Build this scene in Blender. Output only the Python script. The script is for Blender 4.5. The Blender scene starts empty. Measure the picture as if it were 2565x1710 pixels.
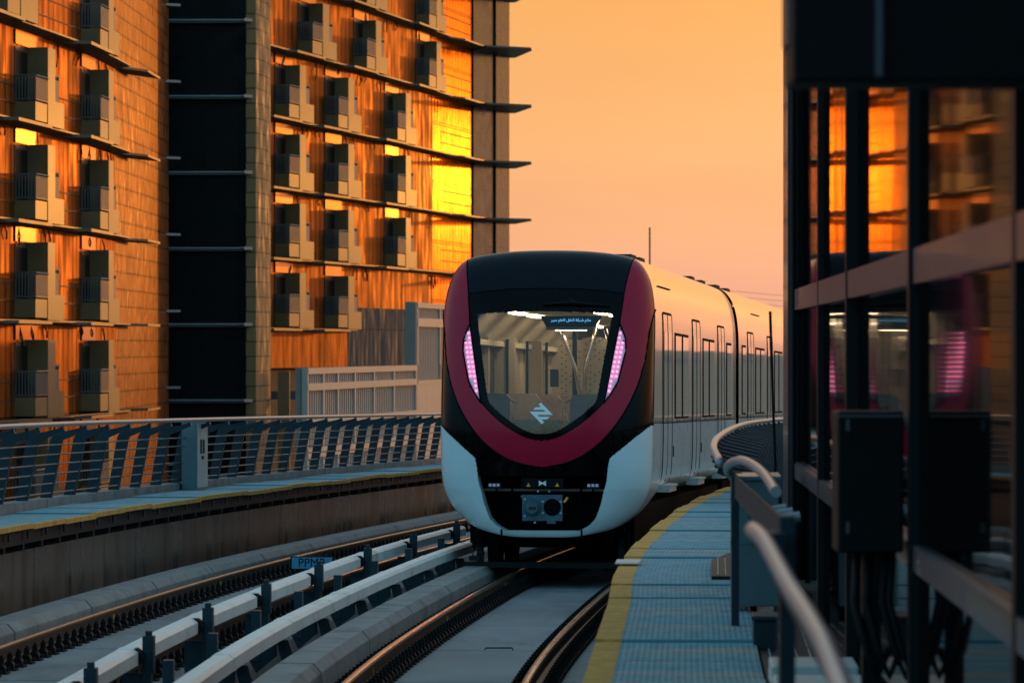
import bpy, math, random
import numpy as np
from mathutils import Vector, Matrix
random.seed(7); rng = np.random.default_rng(7)
sc = bpy.context.scene
R = math.radians
# ------------------------------------------------------------------ camera
CZ = 2.67                                   # camera height over the near rail tops
cam = bpy.data.cameras.new('camera'); camo = bpy.data.objects.new('camera', cam)
sc.collection.objects.link(camo); sc.camera = camo
camo.location = (0, 0, CZ); camo.rotation_euler = (R(90), 0, 0)
cam.sensor_width = 36; cam.lens = 150; cam.shift_y = 0.00585
cam.clip_start = 0.5; cam.clip_end = 20000
cam.dof.use_dof = True; cam.dof.focus_distance = 55; cam.dof.aperture_fstop = 5.6
# ------------------------------------------------------------------ sky, sun, exposure
SUN_AZ, SUN_EL, GLOW = 20.3, 2.3, 0.42
w = bpy.data.worlds.new('World'); sc.world = w; w.use_nodes = True
nt = w.node_tree; N = nt.nodes; L = nt.links; N.clear()
out = N.new('ShaderNodeOutputWorld'); bg = N.new('ShaderNodeBackground')
sky = N.new('ShaderNodeTexSky'); sky.sky_type = 'NISHITA'; sky.sun_disc = False
sky.sun_elevation = R(SUN_EL); sky.sun_rotation = R(SUN_AZ); sky.altitude = 200
sky.air_density = 1.3; sky.dust_density = 3.0; sky.ozone_density = 3.5
bg.inputs['Strength'].default_value = 1.0
tcw = N.new('ShaderNodeTexCoord'); spw = N.new('ShaderNodeSeparateXYZ'); L.new(tcw.outputs['Generated'], spw.inputs[0])
def mth(op, a, b=None, c=None):
    m = N.new('ShaderNodeMath'); m.operation = op
    for i, x in enumerate((a, b, c)):
        if x is None: continue
        if isinstance(x, (int, float)): m.inputs[i].default_value = x
        else: L.new(x, m.inputs[i])
    return m.outputs[0]
def ramp(f, stops):
    r = N.new('ShaderNodeValToRGB'); L.new(f, r.inputs[0]); el = r.color_ramp.elements
    while len(el) < len(stops): el.new(.5)
    for e_, (p, c) in zip(el, stops): e_.position = p; e_.color = (*c, 1)
    return r.outputs[0]
def mixc(f, a, b, bt='MIX'):
    m = N.new('ShaderNodeMix'); m.data_type = 'RGBA'; m.blend_type = bt
    for i, x in ((0, f), (6, a), (7, b)):
        if isinstance(x, (int, float)): m.inputs[i].default_value = x
        elif isinstance(x, tuple): m.inputs[i].default_value = (*x, 1)
        else: L.new(x, m.inputs[i])
    return m.outputs[2]
azd = mth('ADD', mth('MULTIPLY', spw.outputs[0], math.sin(R(SUN_AZ))), mth('MULTIPLY', spw.outputs[1], math.cos(R(SUN_AZ))))
elev = mth('MAXIMUM', spw.outputs[2], 0)
toward = ramp(elev, [(0, (.31, .150, .112)), (.012, (.36, .175, .115)), (.03, (.40, .20, .10)), (.055, (.40, .198, .078)), (.085, (.385, .176, .050)), (.17, (.50, .31, .17)), (.32, (.33, .29, .23)), (.6, (.12, .20, .25)), (1, (.09, .17, .23))])
away = ramp(elev, [(0, (.10, .13, .13)), (.06, (.11, .19, .23)), (.2, (.11, .31, .42)), (.4, (.09, .26, .36)), (1, (.09, .17, .23))])
az01 = N.new('ShaderNodeMapRange'); az01.interpolation_type = 'SMOOTHSTEP'; az01.inputs[1].default_value = -.3; az01.inputs[2].default_value = .72; L.new(azd, az01.inputs[0])
cm = N.new('ShaderNodeMapping'); cm.inputs['Scale'].default_value = (3, 3, 26); L.new(tcw.outputs['Generated'], cm.inputs[0])
cn = N.new('ShaderNodeTexNoise'); cn.inputs['Scale'].default_value = 1.6; cn.inputs['Detail'].default_value = 4; L.new(cm.outputs[0], cn.inputs['Vector'])
cr = N.new('ShaderNodeMapRange'); cr.inputs[1].default_value = .3; cr.inputs[2].default_value = .7; cr.inputs[3].default_value = .93; cr.inputs[4].default_value = 1.07; L.new(cn.outputs[0], cr.inputs[0])
g0 = mixc(az01.outputs[0], away, toward)
gs = N.new('ShaderNodeVectorMath'); gs.operation = 'SCALE'; L.new(g0, gs.inputs[0]); L.new(cr.outputs[0], gs.inputs['Scale']); grad = gs.outputs[0]
nis = mixc(1.0, sky.outputs[0], (.10, .10, .10), 'MULTIPLY')
dt = mth('ADD', azd_n := mth('MULTIPLY', azd, math.cos(R(SUN_EL))), mth('MULTIPLY', spw.outputs[2], math.sin(R(SUN_EL))))
glow = mth('MULTIPLY', mth('ADD', mth('MULTIPLY', mth('POWER', mth('MAXIMUM', dt, 0), 40), .42), mth('MULTIPLY', mth('POWER', mth('MAXIMUM', dt, 0), 300), 3.2)), GLOW)
gl = N.new('ShaderNodeVectorMath'); gl.operation = 'SCALE'; gl.inputs[0].default_value = (1.0, .35, .075); L.new(glow, gl.inputs['Scale'])
L.new(mixc(1.0, mixc(.10, grad, nis), gl.outputs[0], 'ADD'), bg.inputs[0]); L.new(bg.outputs[0], out.inputs[0])
sun = bpy.data.lights.new('sun', 'SUN'); suno = bpy.data.objects.new('sun', sun)
sc.collection.objects.link(suno)
sun.energy = 0.055; sun.angle = R(0.5); sun.color = (1.0, 0.38, 0.05)
sd = Vector((math.sin(R(SUN_AZ))*math.cos(R(SUN_EL)), math.cos(R(SUN_AZ))*math.cos(R(SUN_EL)), math.sin(R(SUN_EL))))
suno.rotation_euler = (-sd).to_track_quat('-Z', 'Y').to_euler()
sc.view_settings.view_transform = 'Standard'; sc.view_settings.look = 'None'
sc.view_settings.gamma = 1; sc.view_settings.use_curve_mapping = False
sc.view_settings.exposure = 1.28
sc.render.engine = 'CYCLES'
sc.cycles.use_denoising = True
sc.cycles.max_bounces = 8; sc.cycles.caustics_reflective = False; sc.cycles.caustics_refractive = False
sc.cycles.sample_clamp_indirect = 6
# ------------------------------------------------------------------ helpers
C = sc.collection
def tag(o, label=None, cat=None, group=None, kind=None):
    if label: o['label'] = label
    if cat: o['category'] = cat
    if group: o['group'] = group
    if kind: o['kind'] = kind
    return o
def empty(name, loc=(0, 0, 0), rz=0, label=None, cat=None, group=None, parent=None):
    o = bpy.data.objects.new(name, None); C.objects.link(o)
    o.location = loc; o.rotation_euler = (0, 0, rz); o.empty_display_size = .2
    if parent: o.parent = parent
    return tag(o, label, cat, group)
class MB:
    def __init__(s): s.v = []; s.f = []; s.uv = []; s.m = []
    def add(s, vs, fs, uvs=None, m=0):
        b = len(s.v); s.v += [tuple(p) for p in vs]
        for k, f in enumerate(fs):
            s.f.append([i+b for i in f]); s.uv.append(uvs[k] if uvs else None); s.m.append(m)
    def box(s, a, b, m=0, T=None):
        (x0, y0, z0), (x1, y1, z1) = a, b
        vs = [(x0,y0,z0),(x1,y0,z0),(x1,y1,z0),(x0,y1,z0),(x0,y0,z1),(x1,y0,z1),(x1,y1,z1),(x0,y1,z1)]
        if T: vs = [T(*p) for p in vs]
        s.add(vs, [(0,3,2,1),(4,5,6,7),(0,1,5,4),(1,2,6,5),(2,3,7,6),(3,0,4,7)], None, m)
    def prism(s, poly, h0, h1, ax=2, m=0, T=None):
        n = len(poly)
        def mk(p, h): return (p[0], p[1], h) if ax == 2 else ((p[0], h, p[1]) if ax == 1 else (h, p[0], p[1]))
        vs = [mk(p, h0) for p in poly] + [mk(p, h1) for p in poly]
        if T: vs = [T(*p) for p in vs]
        s.add(vs, [list(range(n))[::-1], list(range(n, 2*n))] + [(i, (i+1) % n, n+(i+1) % n, n+i) for i in range(n)], None, m)
    def tube(s, pts, r, n=8, m=0, cap=True, closed=False):
        pts = [Vector(p) for p in pts]; k = len(pts); vs = []
        for i, p in enumerate(pts):
            a = pts[max(i-1, 0)]; b = pts[min(i+1, k-1)]
            if closed: a = pts[i-1]; b = pts[(i+1) % k]
            t = (b-a).normalized()
            up = Vector((0, 0, 1)) if abs(t.z) < .95 else Vector((1, 0, 0))
            u = t.cross(up).normalized(); w_ = u.cross(t)
            rr = r[i] if isinstance(r, (list, tuple)) else r
            vs += [p + rr*(math.cos(2*math.pi*j/n)*u + math.sin(2*math.pi*j/n)*w_) for j in range(n)]
        fs = [(i*n+j, i*n+(j+1) % n, (i+1)*n+(j+1) % n, (i+1)*n+j) for i in range(k-1) for j in range(n)]
        if closed: fs += [((k-1)*n+j, (k-1)*n+(j+1) % n, (j+1) % n, j) for j in range(n)]
        elif cap: fs += [list(range(n))[::-1], list(range((k-1)*n, k*n))]
        s.add(vs, fs, None, m)
    def build(s, name, mats, parent=None, smooth=False, label=None, cat=None, group=None, kind=None, bevel=0, loc=None):
        me = bpy.data.meshes.new(name)
        vs = s.v
        if loc: vs = [(x-loc[0], y-loc[1], z-loc[2]) for x, y, z in vs]
        me.from_pydata([tuple(p) for p in vs], [], s.f)
        for m in (mats if isinstance(mats, (list, tuple)) else [mats]): me.materials.append(m)
        if any(s.m): me.polygons.foreach_set('material_index', s.m)
        if any(u is not None for u in s.uv):
            uvl = me.uv_layers.new(name='UVMap'); d = np.zeros((len(me.loops), 2), dtype=np.float32); k = 0
            for f, u in zip(s.f, s.uv):
                if u is not None: d[k:k+len(f)] = u
                k += len(f)
            uvl.data.foreach_set('uv', d.ravel())
        if smooth:
            me.polygons.foreach_set('use_smooth', [True]*len(me.polygons))
            if smooth != 'all': me.set_sharp_from_angle(angle=R(35))
        me.update()
        o = bpy.data.objects.new(name, me); C.objects.link(o)
        if loc: o.location = loc
        if parent: o.parent = parent
        if bevel:
            b = o.modifiers.new('bevel', 'BEVEL'); b.width = bevel; b.segments = 2; b.limit_method = 'ANGLE'
        return tag(o, label, cat, group, kind)
def copy_tree(o, parent=None):
    c = o.copy(); C.objects.link(c); c.parent = parent
    for ch in [x for x in KIDS.get(o, [])]: copy_tree(ch, c)
    return c
KIDS = {}
def kid(o, ch): KIDS.setdefault(o, []).append(ch); return ch
def hermite(pts):
    xs = np.array([p[0] for p in pts], float); ys = np.array([p[1] for p in pts], float)
    d = np.gradient(ys, xs)
    def f(x):
        i = int(np.clip(np.searchsorted(xs, x)-1, 0, len(xs)-2)); h = xs[i+1]-xs[i]; t = (x-xs[i])/h
        if t < 0: return ys[0]+(x-xs[0])*d[0]
        if t > 1: return ys[-1]+(x-xs[-1])*d[-1]
        return float((2*t**3-3*t*t+1)*ys[i]+(t**3-2*t*t+t)*h*d[i]+(3*t*t-2*t**3)*ys[i+1]+(t**3-t*t)*h*d[i+1])
    return f
XC = hermite([(-10,-1.75),(5,-1.6),(15,-1.33),(23.1,-1.05),(30.1,-.76),(34.4,-.60),(37.6,-.43),(41.2,-.19),(44.9,.08),(48.8,.38),(53,.72),(57,1.08),(66,2.05),(75,3.15),(90,5.2),(110,8.6),(150,17),(200,31)])
def ZT(D):
    if D < 30: return 0.0
    if D < 54: return -(D-30)**2/48*.0124
    return -.1488-.0124*(D-54)
def P(o, D, z):                              # track frame: offset, distance along, height over rail
    s = (XC(D+.1)-XC(D-.1))/.2; n = math.hypot(1, s)
    return (XC(D)+o/n, D-o*s/n, z+ZT(D))
def rngD(a, b, st): n = max(1, int(round((b-a)/st))); return [a+(b-a)*i/n for i in range(n+1)]
def sweep(mb, prof, Ds, F=P, m=0, cap=True, closed=True):
    n = len(prof); vs = []; cum = [0]
    for i in range(1, n+1): cum.append(cum[-1]+math.hypot(prof[i % n][0]-prof[i-1][0], prof[i % n][1]-prof[i-1][1]))
    for D in Ds: vs += [F(o, D, z) for o, z in prof]
    fs = []; uv = []
    for i in range(len(Ds)-1):
        for j in range(n if closed else n-1):
            k = (j+1) % n
            fs.append((i*n+j, i*n+k, (i+1)*n+k, (i+1)*n+j)); uv.append([(Ds[i], cum[j]), (Ds[i], cum[j+1]), (Ds[i+1], cum[j+1]), (Ds[i+1], cum[j])])
    if cap and closed:
        fs += [list(range(n))[::-1], [(len(Ds)-1)*n+i for i in range(n)]]; uv += [[(0, 0)]*n]*2
    mb.add(vs, fs, uv, m)
def rect(o0, o1, z0, z1): return [(o0, z0), (o0, z1), (o1, z1), (o1, z0)]
# ------------------------------------------------------------------ materials
def new_mat(name):
    m = bpy.data.materials.new(name); m.use_nodes = True
    return m, m.node_tree.nodes, m.node_tree.links, m.node_tree.nodes['Principled BSDF']
def mat(name, col, rough=.5, metal=0., var=.12, nscale=3., stretch=(1, 1, 1), bump=0., bscale=None, coat=0., spec=.5, dark=None, dth=(.5, .7), emis=None, est=0., rvar=.1, coatr=.05):
    m, n, l, b = new_mat(name)
    b.inputs['Base Color'].default_value = (*col, 1); b.inputs['Roughness'].default_value = rough
    b.inputs['Metallic'].default_value = metal; b.inputs['Coat Weight'].default_value = coat; b.inputs['Coat Roughness'].default_value = coatr
    b.inputs['Specular IOR Level'].default_value = spec
    if emis: b.inputs['Emission Color'].default_value = (*emis, 1); b.inputs['Emission Strength'].default_value = est
    tc = n.new('ShaderNodeNewGeometry'); mp = n.new('ShaderNodeMapping'); mp.inputs['Scale'].default_value = stretch
    l.new(tc.outputs['Position'], mp.inputs[0])
    no = n.new('ShaderNodeTexNoise'); no.inputs['Scale'].default_value = nscale; no.inputs['Detail'].default_value = 6
    l.new(mp.outputs[0], no.inputs['Vector'])
    if var:
        mr = n.new('ShaderNodeMapRange'); mr.inputs[1].default_value = .3; mr.inputs[2].default_value = .7
        mr.inputs[3].default_value = 1-var; mr.inputs[4].default_value = 1+var
        l.new(no.outputs[0], mr.inputs[0])
        mx = n.new('ShaderNodeVectorMath'); mx.operation = 'SCALE'; mx.inputs[0].default_value = col
        l.new(mr.outputs[0], mx.inputs['Scale']); last = mx.outputs[0]
        if dark:
            n2 = n.new('ShaderNodeTexNoise'); n2.inputs['Scale'].default_value = nscale*.6; n2.inputs['Detail'].default_value = 8; n2.inputs['Roughness'].default_value = .65
            l.new(mp.outputs[0], n2.inputs['Vector'])
            m2 = n.new('ShaderNodeMapRange'); m2.inputs[1].default_value = dth[0]; m2.inputs[2].default_value = dth[1]
            l.new(n2.outputs[0], m2.inputs[0])
            mi = n.new('ShaderNodeMix'); mi.data_type = 'RGBA'; mi.inputs[7].default_value = (*dark, 1)
            l.new(m2.outputs[0], mi.inputs[0]); l.new(last, mi.inputs[6]); last = mi.outputs[2]
        l.new(last, b.inputs['Base Color'])
        r = n.new('ShaderNodeMapRange'); r.inputs[3].default_value = max(.02, rough-rvar*rough); r.inputs[4].default_value = min(1, rough+rvar*rough)
        l.new(no.outputs[0], r.inputs[0]); l.new(r.outputs[0], b.inputs['Roughness'])
    if bump:
        nb = n.new('ShaderNodeTexNoise'); nb.inputs['Scale'].default_value = bscale or nscale*4; nb.inputs['Detail'].default_value = 4
        l.new(mp.outputs[0], nb.inputs['Vector'])
        bu = n.new('ShaderNodeBump'); bu.inputs['Strength'].default_value = min(1, bump*10); bu.inputs['Distance'].default_value = bump
        l.new(nb.outputs[0], bu.inputs['Height']); l.new(bu.outputs[0], b.inputs['Normal'])
    return m
def panel_mat(name, c1, c2, mortar, bw, rh, ms=.04, off=0., rough=.3, metal=0., coat=0., bump=.01, nst=(1, 1, 1), stain=None, bsc=2.0, dist=.02, mmix=.0, coatr=.08):
    """cladding laid out in metres on the UV map: joints, per-panel tone, soft waviness"""
    m, n, l, b = new_mat(name)
    tc = n.new('ShaderNodeTexCoord'); br = n.new('ShaderNodeTexBrick')
    br.offset = off; br.squash = 1; br.inputs['Scale'].default_value = 1; br.inputs['Mortar Size'].default_value = ms
    br.inputs['Brick Width'].default_value = bw; br.inputs['Row Height'].default_value = rh; br.inputs['Mortar Smooth'].default_value = .3
    br.inputs['Color1'].default_value = (*c1, 1); br.inputs['Color2'].default_value = (*c2, 1); br.inputs['Mortar'].default_value = (*mortar, 1)
    l.new(tc.outputs['UV'], br.inputs['Vector'])
    mp = n.new('ShaderNodeMapping'); mp.inputs['Scale'].default_value = nst; l.new(tc.outputs['UV'], mp.inputs[0])
    no = n.new('ShaderNodeTexNoise'); no.inputs['Scale'].default_value = bsc; no.inputs['Detail'].default_value = 5; l.new(mp.outputs[0], no.inputs['Vector'])
    mr = n.new('ShaderNodeMapRange'); mr.inputs[1].default_value = .35; mr.inputs[2].default_value = .65; mr.inputs[3].default_value = .90; mr.inputs[4].default_value = 1.07
    l.new(no.outputs[0], mr.inputs[0])
    vm = n.new('ShaderNodeVectorMath'); vm.operation = 'SCALE'; l.new(br.outputs[0], vm.inputs[0]); l.new(mr.outputs[0], vm.inputs['Scale'])
    last = vm.outputs[0]
    if stain:
        n2 = n.new('ShaderNodeTexNoise'); n2.inputs['Scale'].default_value = stain[1]; n2.inputs['Detail'].default_value = 7; l.new(mp.outputs[0], n2.inputs['Vector'])
        m2 = n.new('ShaderNodeMapRange'); m2.inputs[1].default_value = .52; m2.inputs[2].default_value = .66; m2.inputs[4].default_value = stain[2]; l.new(n2.outputs[0], m2.inputs[0])
        mi = n.new('ShaderNodeMix'); mi.data_type = 'RGBA'; mi.inputs[7].default_value = (*stain[0], 1)
        l.new(m2.outputs[0], mi.inputs[0]); l.new(last, mi.inputs[6]); last = mi.outputs[2]
    l.new(last, b.inputs['Base Color'])
    rr = n.new('ShaderNodeMapRange'); rr.inputs[1].default_value = .3; rr.inputs[2].default_value = .7; rr.inputs[3].default_value = rough*.6; rr.inputs[4].default_value = rough*1.4
    l.new(no.outputs[0], rr.inputs[0]); l.new(rr.outputs[0], b.inputs['Roughness'])
    b.inputs['Metallic'].default_value = metal; b.inputs['Coat Weight'].default_value = coat; b.inputs['Coat Roughness'].default_value = coatr
    nb = n.new('ShaderNodeTexNoise'); nb.inputs['Scale'].default_value = bsc*1.3; nb.inputs['Detail'].default_value = 2; l.new(mp.outputs[0], nb.inputs['Vector'])
    ad = n.new('ShaderNodeMath'); ad.operation = 'MULTIPLY_ADD'; ad.inputs[1].default_value = -.6; l.new(br.outputs['Fac'], ad.inputs[0]); l.new(nb.outputs[0], ad.inputs[2])
    bu = n.new('ShaderNodeBump'); bu.inputs['Strength'].default_value = .6; bu.inputs['Distance'].default_value = dist
    l.new(ad.outputs[0], bu.inputs['Height']); l.new(bu.outputs[0], b.inputs['Normal'])
    if coat: l.new(bu.outputs[0], b.inputs['Coat Normal'])
    return m
def glass_mat(name, tint=(.8, .85, .85), rough=.0, ior=1.5):
    m, n, l, b = new_mat(name); n.remove(b)
    t = n.new('ShaderNodeBsdfTransparent'); t.inputs[0].default_value = (*tint, 1)
    g = n.new('ShaderNodeBsdfGlossy'); g.inputs['Roughness'].default_value = rough
    f = n.new('ShaderNodeFresnel'); f.inputs[0].default_value = ior
    mx = n.new('ShaderNodeMixShader'); l.new(f.outputs[0], mx.inputs[0]); l.new(t.outputs[0], mx.inputs[1]); l.new(g.outputs[0], mx.inputs[2])
    l.new(mx.outputs[0], n['Material Output'].inputs[0]); return m
def emit(name, col, st):
    m, n, l, b = new_mat(name); b.inputs['Base Color'].default_value = (*col, 1)
    b.inputs['Emission Color'].default_value = (*col, 1); b.inputs['Emission Strength'].default_value = st; return m
M = {}
M['concrete'] = mat('concrete', (.20, .20, .20), .75, var=.14, nscale=2.2, bump=.004, bscale=30, dark=(.12, .12, .12), dth=(.5, .75))
M['slab'] = mat('slab_concrete', (.20, .205, .21), .7, var=.22, spec=.35, nscale=1.4, stretch=(1, .35, 1), bump=.003, bscale=40, dark=(.09, .095, .1), dth=(.5, .72))
M['plinth'] = mat('plinth_concrete', (.27, .235, .225), .8, var=.15, nscale=3, bump=.006, bscale=25, dark=(.13, .13, .13), dth=(.5, .7))
M['wallc'] = panel_mat('parapet_concrete', (.17, .115, .085), (.135, .09, .068), (.02, .015, .015), 2.2, 5, ms=.03, rough=.32, bump=.01, nst=(1.2, .25, 1), stain=((.04, .035, .035), 1.6, .85), bsc=1.4, dist=.01)
M['darksteel'] = mat('dark_steel', (.010, .011, .013), .6, spec=.25, var=.3, nscale=5)
M['black'] = mat('black_rubber', (.003, .003, .0035), .6, spec=.2, var=.3, nscale=8)
M['bluesteel'] = mat('blue_grey_painted_steel', (.011, .030, .042), .5, var=.25, nscale=4, spec=.3)
M['tube'] = mat('brushed_aluminium', (.33, .33, .34), .36, metal=.35, var=.1, nscale=10, stretch=(1, .1, 1))
M['covering'] = mat('grp_cover', (.72, .70, .68), .45, var=.07, nscale=2.5, dark=(.3, .29, .28), dth=(.55, .8))
M['railside'] = mat('rusty_rail_steel', (.065, .03, .015), .55, metal=.35, var=.3, nscale=12, bump=.002)
M['railtop'] = mat('polished_rail_head', (.62, .47, .33), .2, metal=1, var=.1, nscale=20, stretch=(1, .05, 1))
M['yellow'] = mat('yellow_walkway_paint', (.72, .34, .09), .85, var=.2, nscale=9, spec=.1, dark=(.45, .25, .10), dth=(.5, .75))
M['orange'] = mat('orange_marker', (.5, .25, .02), .6, var=.1)
def deck_mat():
    m, n, l, b = new_mat('blue_ribbed_decking')
    tc = n.new('ShaderNodeTexCoord'); sp = n.new('ShaderNodeSeparateXYZ'); l.new(tc.outputs['UV'], sp.inputs[0])
    wv = n.new('ShaderNodeTexWave'); wv.inputs['Scale'].default_value = 1.0; wv.bands_direction = 'Y'; wv.inputs['Distortion'].default_value = .3
    mp = n.new('ShaderNodeMapping'); mp.inputs['Scale'].default_value = (1, 9, 1); l.new(tc.outputs['UV'], mp.inputs[0]); l.new(mp.outputs[0], wv.inputs[0])
    no = n.new('ShaderNodeTexNoise'); no.inputs['Scale'].default_value = 1; no.inputs['Detail'].default_value = 5
    mq = n.new('ShaderNodeMapping'); mq.inputs['Scale'].default_value = (2.4, .45, 1); l.new(tc.outputs['UV'], mq.inputs[0]); l.new(mq.outputs[0], no.inputs['Vector'])
    mr = n.new('ShaderNodeMapRange'); mr.inputs[1].default_value = .5; mr.inputs[2].default_value = .64; l.new(no.outputs[0], mr.inputs[0])
    mi = n.new('ShaderNodeMix'); mi.data_type = 'RGBA'; mi.inputs[6].default_value = (.18, .35, .41, 1); mi.inputs[7].default_value = (.42, .37, .33, 1)
    l.new(mr.outputs[0], mi.inputs[0])
    m2 = n.new('ShaderNodeMapRange'); m2.inputs[3].default_value = .9; m2.inputs[4].default_value = 1.06; l.new(wv.outputs['Fac'], m2.inputs[0])
    vs = n.new('ShaderNodeVectorMath'); vs.operation = 'SCALE'; l.new(mi.outputs[2], vs.inputs[0]); l.new(m2.outputs[0], vs.inputs['Scale'])
    n3 = n.new('ShaderNodeTexNoise'); n3.inputs['Scale'].default_value = 9; n3.inputs['Detail'].default_value = 6; l.new(tc.outputs['UV'], n3.inputs['Vector'])
    m3 = n.new('ShaderNodeMapRange'); m3.inputs[1].default_value = .35; m3.inputs[2].default_value = .7; m3.inputs[3].default_value = 1.12; m3.inputs[4].default_value = .72; l.new(n3.outputs[0], m3.inputs[0])
    v3 = n.new('ShaderNodeVectorMath'); v3.operation = 'SCALE'; l.new(vs.outputs[0], v3.inputs[0]); l.new(m3.outputs[0], v3.inputs['Scale'])
    l.new(v3.outputs[0], b.inputs['Base Color']); b.inputs['Roughness'].default_value = .8; b.inputs['Specular IOR Level'].default_value = .15
    bu = n.new('ShaderNodeBump'); bu.inputs['Distance'].default_value = .002; l.new(wv.outputs['Fac'], bu.inputs['Height']); l.new(bu.outputs[0], b.inputs['Normal'])
    return m
M['deck'] = deck_mat()
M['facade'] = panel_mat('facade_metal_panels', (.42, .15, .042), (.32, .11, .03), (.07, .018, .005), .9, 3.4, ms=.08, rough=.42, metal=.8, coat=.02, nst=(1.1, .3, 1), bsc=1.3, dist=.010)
M['bay'] = panel_mat('glazed_bay', (.66, .215, .028), (.48, .15, .02), (.08, .02, .006), .9, 1.7, ms=.10, rough=.20, metal=.9, coat=.0, nst=(1.4, .14, 1), bsc=2.4, dist=.035)  # glossy glazing; its brighter orange base also paints in the sun glint
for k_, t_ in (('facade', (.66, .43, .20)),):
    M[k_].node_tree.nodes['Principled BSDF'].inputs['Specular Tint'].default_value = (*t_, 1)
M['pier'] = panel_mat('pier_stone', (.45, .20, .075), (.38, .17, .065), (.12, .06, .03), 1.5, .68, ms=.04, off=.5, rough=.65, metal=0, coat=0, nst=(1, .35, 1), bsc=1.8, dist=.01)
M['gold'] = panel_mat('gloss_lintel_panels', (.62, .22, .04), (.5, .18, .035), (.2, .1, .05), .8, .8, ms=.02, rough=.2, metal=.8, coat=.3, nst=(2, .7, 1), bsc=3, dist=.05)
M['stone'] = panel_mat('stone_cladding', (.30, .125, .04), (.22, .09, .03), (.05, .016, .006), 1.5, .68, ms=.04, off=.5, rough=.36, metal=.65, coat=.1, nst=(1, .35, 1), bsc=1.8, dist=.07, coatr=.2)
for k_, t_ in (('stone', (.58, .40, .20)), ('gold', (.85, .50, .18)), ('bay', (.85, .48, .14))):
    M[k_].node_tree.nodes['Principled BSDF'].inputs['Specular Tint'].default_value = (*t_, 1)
M['finstone'] = mat('balcony_stone', (.255, .115, .042), .5, var=.16, nscale=1.2, coat=.2, coatr=.25)
M['ledge'] = mat('ledge_metal', (.14, .085, .055), .4, var=.1, nscale=2, metal=.3)
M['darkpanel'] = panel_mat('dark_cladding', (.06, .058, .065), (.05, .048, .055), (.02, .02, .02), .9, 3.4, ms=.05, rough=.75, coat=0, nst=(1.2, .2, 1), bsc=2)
M['aclouvre'] = mat('grey_ac_louvre', (.12, .12, .14), .5, var=.2, nscale=8)
M['railgrey'] = mat('grey_balcony_rail', (.15, .135, .135), .45, var=.1, metal=.2)
M['darkglass'] = panel_mat('dark_curtain_glass', (.005, .0045, .005), (.006, .006, .007), (.002, .002, .002), 1.7, 3.4, ms=.04, rough=.35, coat=0, bsc=1, dist=.001)
M['darkglass'].node_tree.nodes['Principled BSDF'].inputs['Specular IOR Level'].default_value = .15
M['endglass'] = panel_mat('grey_curtain_glass', (.03, .03, .036), (.02, .02, .026), (.01, .01, .01), .95, 1.7, ms=.04, rough=.25, coat=.2, bsc=1, dist=.002)
M['screenwhite'] = mat('cream_podium_panel', (.55, .42, .36), .5, var=.08, nscale=.8, stretch=(1, 1, .3))
M['screengrey'] = mat('podium_louvre', (.33, .27, .23), .5, var=.1, nscale=2)
M['ground'] = mat('ground_dust', (.20, .15, .11), .9, var=.2, nscale=.02)
M['hill'] = mat('hill_haze_rock', (.16, .11, .11), 1., var=.2, nscale=.004)
M['white'] = mat('white_train_paint', (.74, .80, .82), .28, var=.03, nscale=1.5, coat=.5, coatr=.08)
M['silver'] = mat('silver_gloss_wrap', (.82, .78, .72), .16, metal=.75, var=.04, nscale=1.2, coat=.5, coatr=.04, bump=.0006, bscale=2.5)
M['red'] = mat('crimson_train_paint', (.48, .001, .03), .40, var=.05, nscale=3, spec=.2, coat=.22, coatr=.2)
M['redside'] = M['red']
M['gloss'] = mat('black_gloss_panel', (.001, .0013, .002), .10, var=.2, nscale=2, spec=.12)
M['navy'] = mat('navy_roof_panel', (.002, .005, .010), .3, var=.15, nscale=2, spec=.14)
M['window'] = mat('train_window_glass', (.05, .045, .04), .05, var=.0, nscale=1, spec=1, coat=1, coatr=.02)
M['cavity'] = mat('cavity_black', (.0015, .0018, .002), .8, spec=.1, var=.3, nscale=6)
M['coupler'] = mat('painted_coupler_steel', (.07, .13, .18), .5, var=.2, nscale=14, metal=.2)
M['chrome'] = mat('chrome_pole', (.9, .88, .84), .22, metal=1, var=0)
M['cream'] = mat('interior_cream', (.42, .39, .31), .5, var=.05, nscale=3)
M['ceil'] = mat('interior_ceiling', (.45, .43, .36), .5, var=.05, nscale=3)
M['seat'] = mat('grey_seat', (.36, .29, .25), .6, var=.1, nscale=8)
M['seatblue'] = mat('teal_seat_fabric', (.13, .26, .31), .8, var=.2, nscale=30)
M['idark'] = mat('interior_dark', (.02, .03, .04), .5, var=.2)
M['lampwhite'] = emit('warm_ceiling_light', (1, .74, .46), 5.5)
M['display'] = emit('display_text_blue', (.12, .42, .75), .8)
M['led'] = emit('red_led', (1, .12, .20), 2.3)
M['lens'] = mat('lamp_backing', (.55, .70, .95), .3, emis=(.8, .35, .6), est=.03, var=0, nscale=1)
M['logo'] = mat('white_decal', (.95, .95, .95), .4, var=0)
M['warn'] = mat('warning_yellow', (.9, .42, .02), .5, var=0)
M['glass'] = glass_mat('windscreen_glass', (.86, .88, .86))
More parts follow.
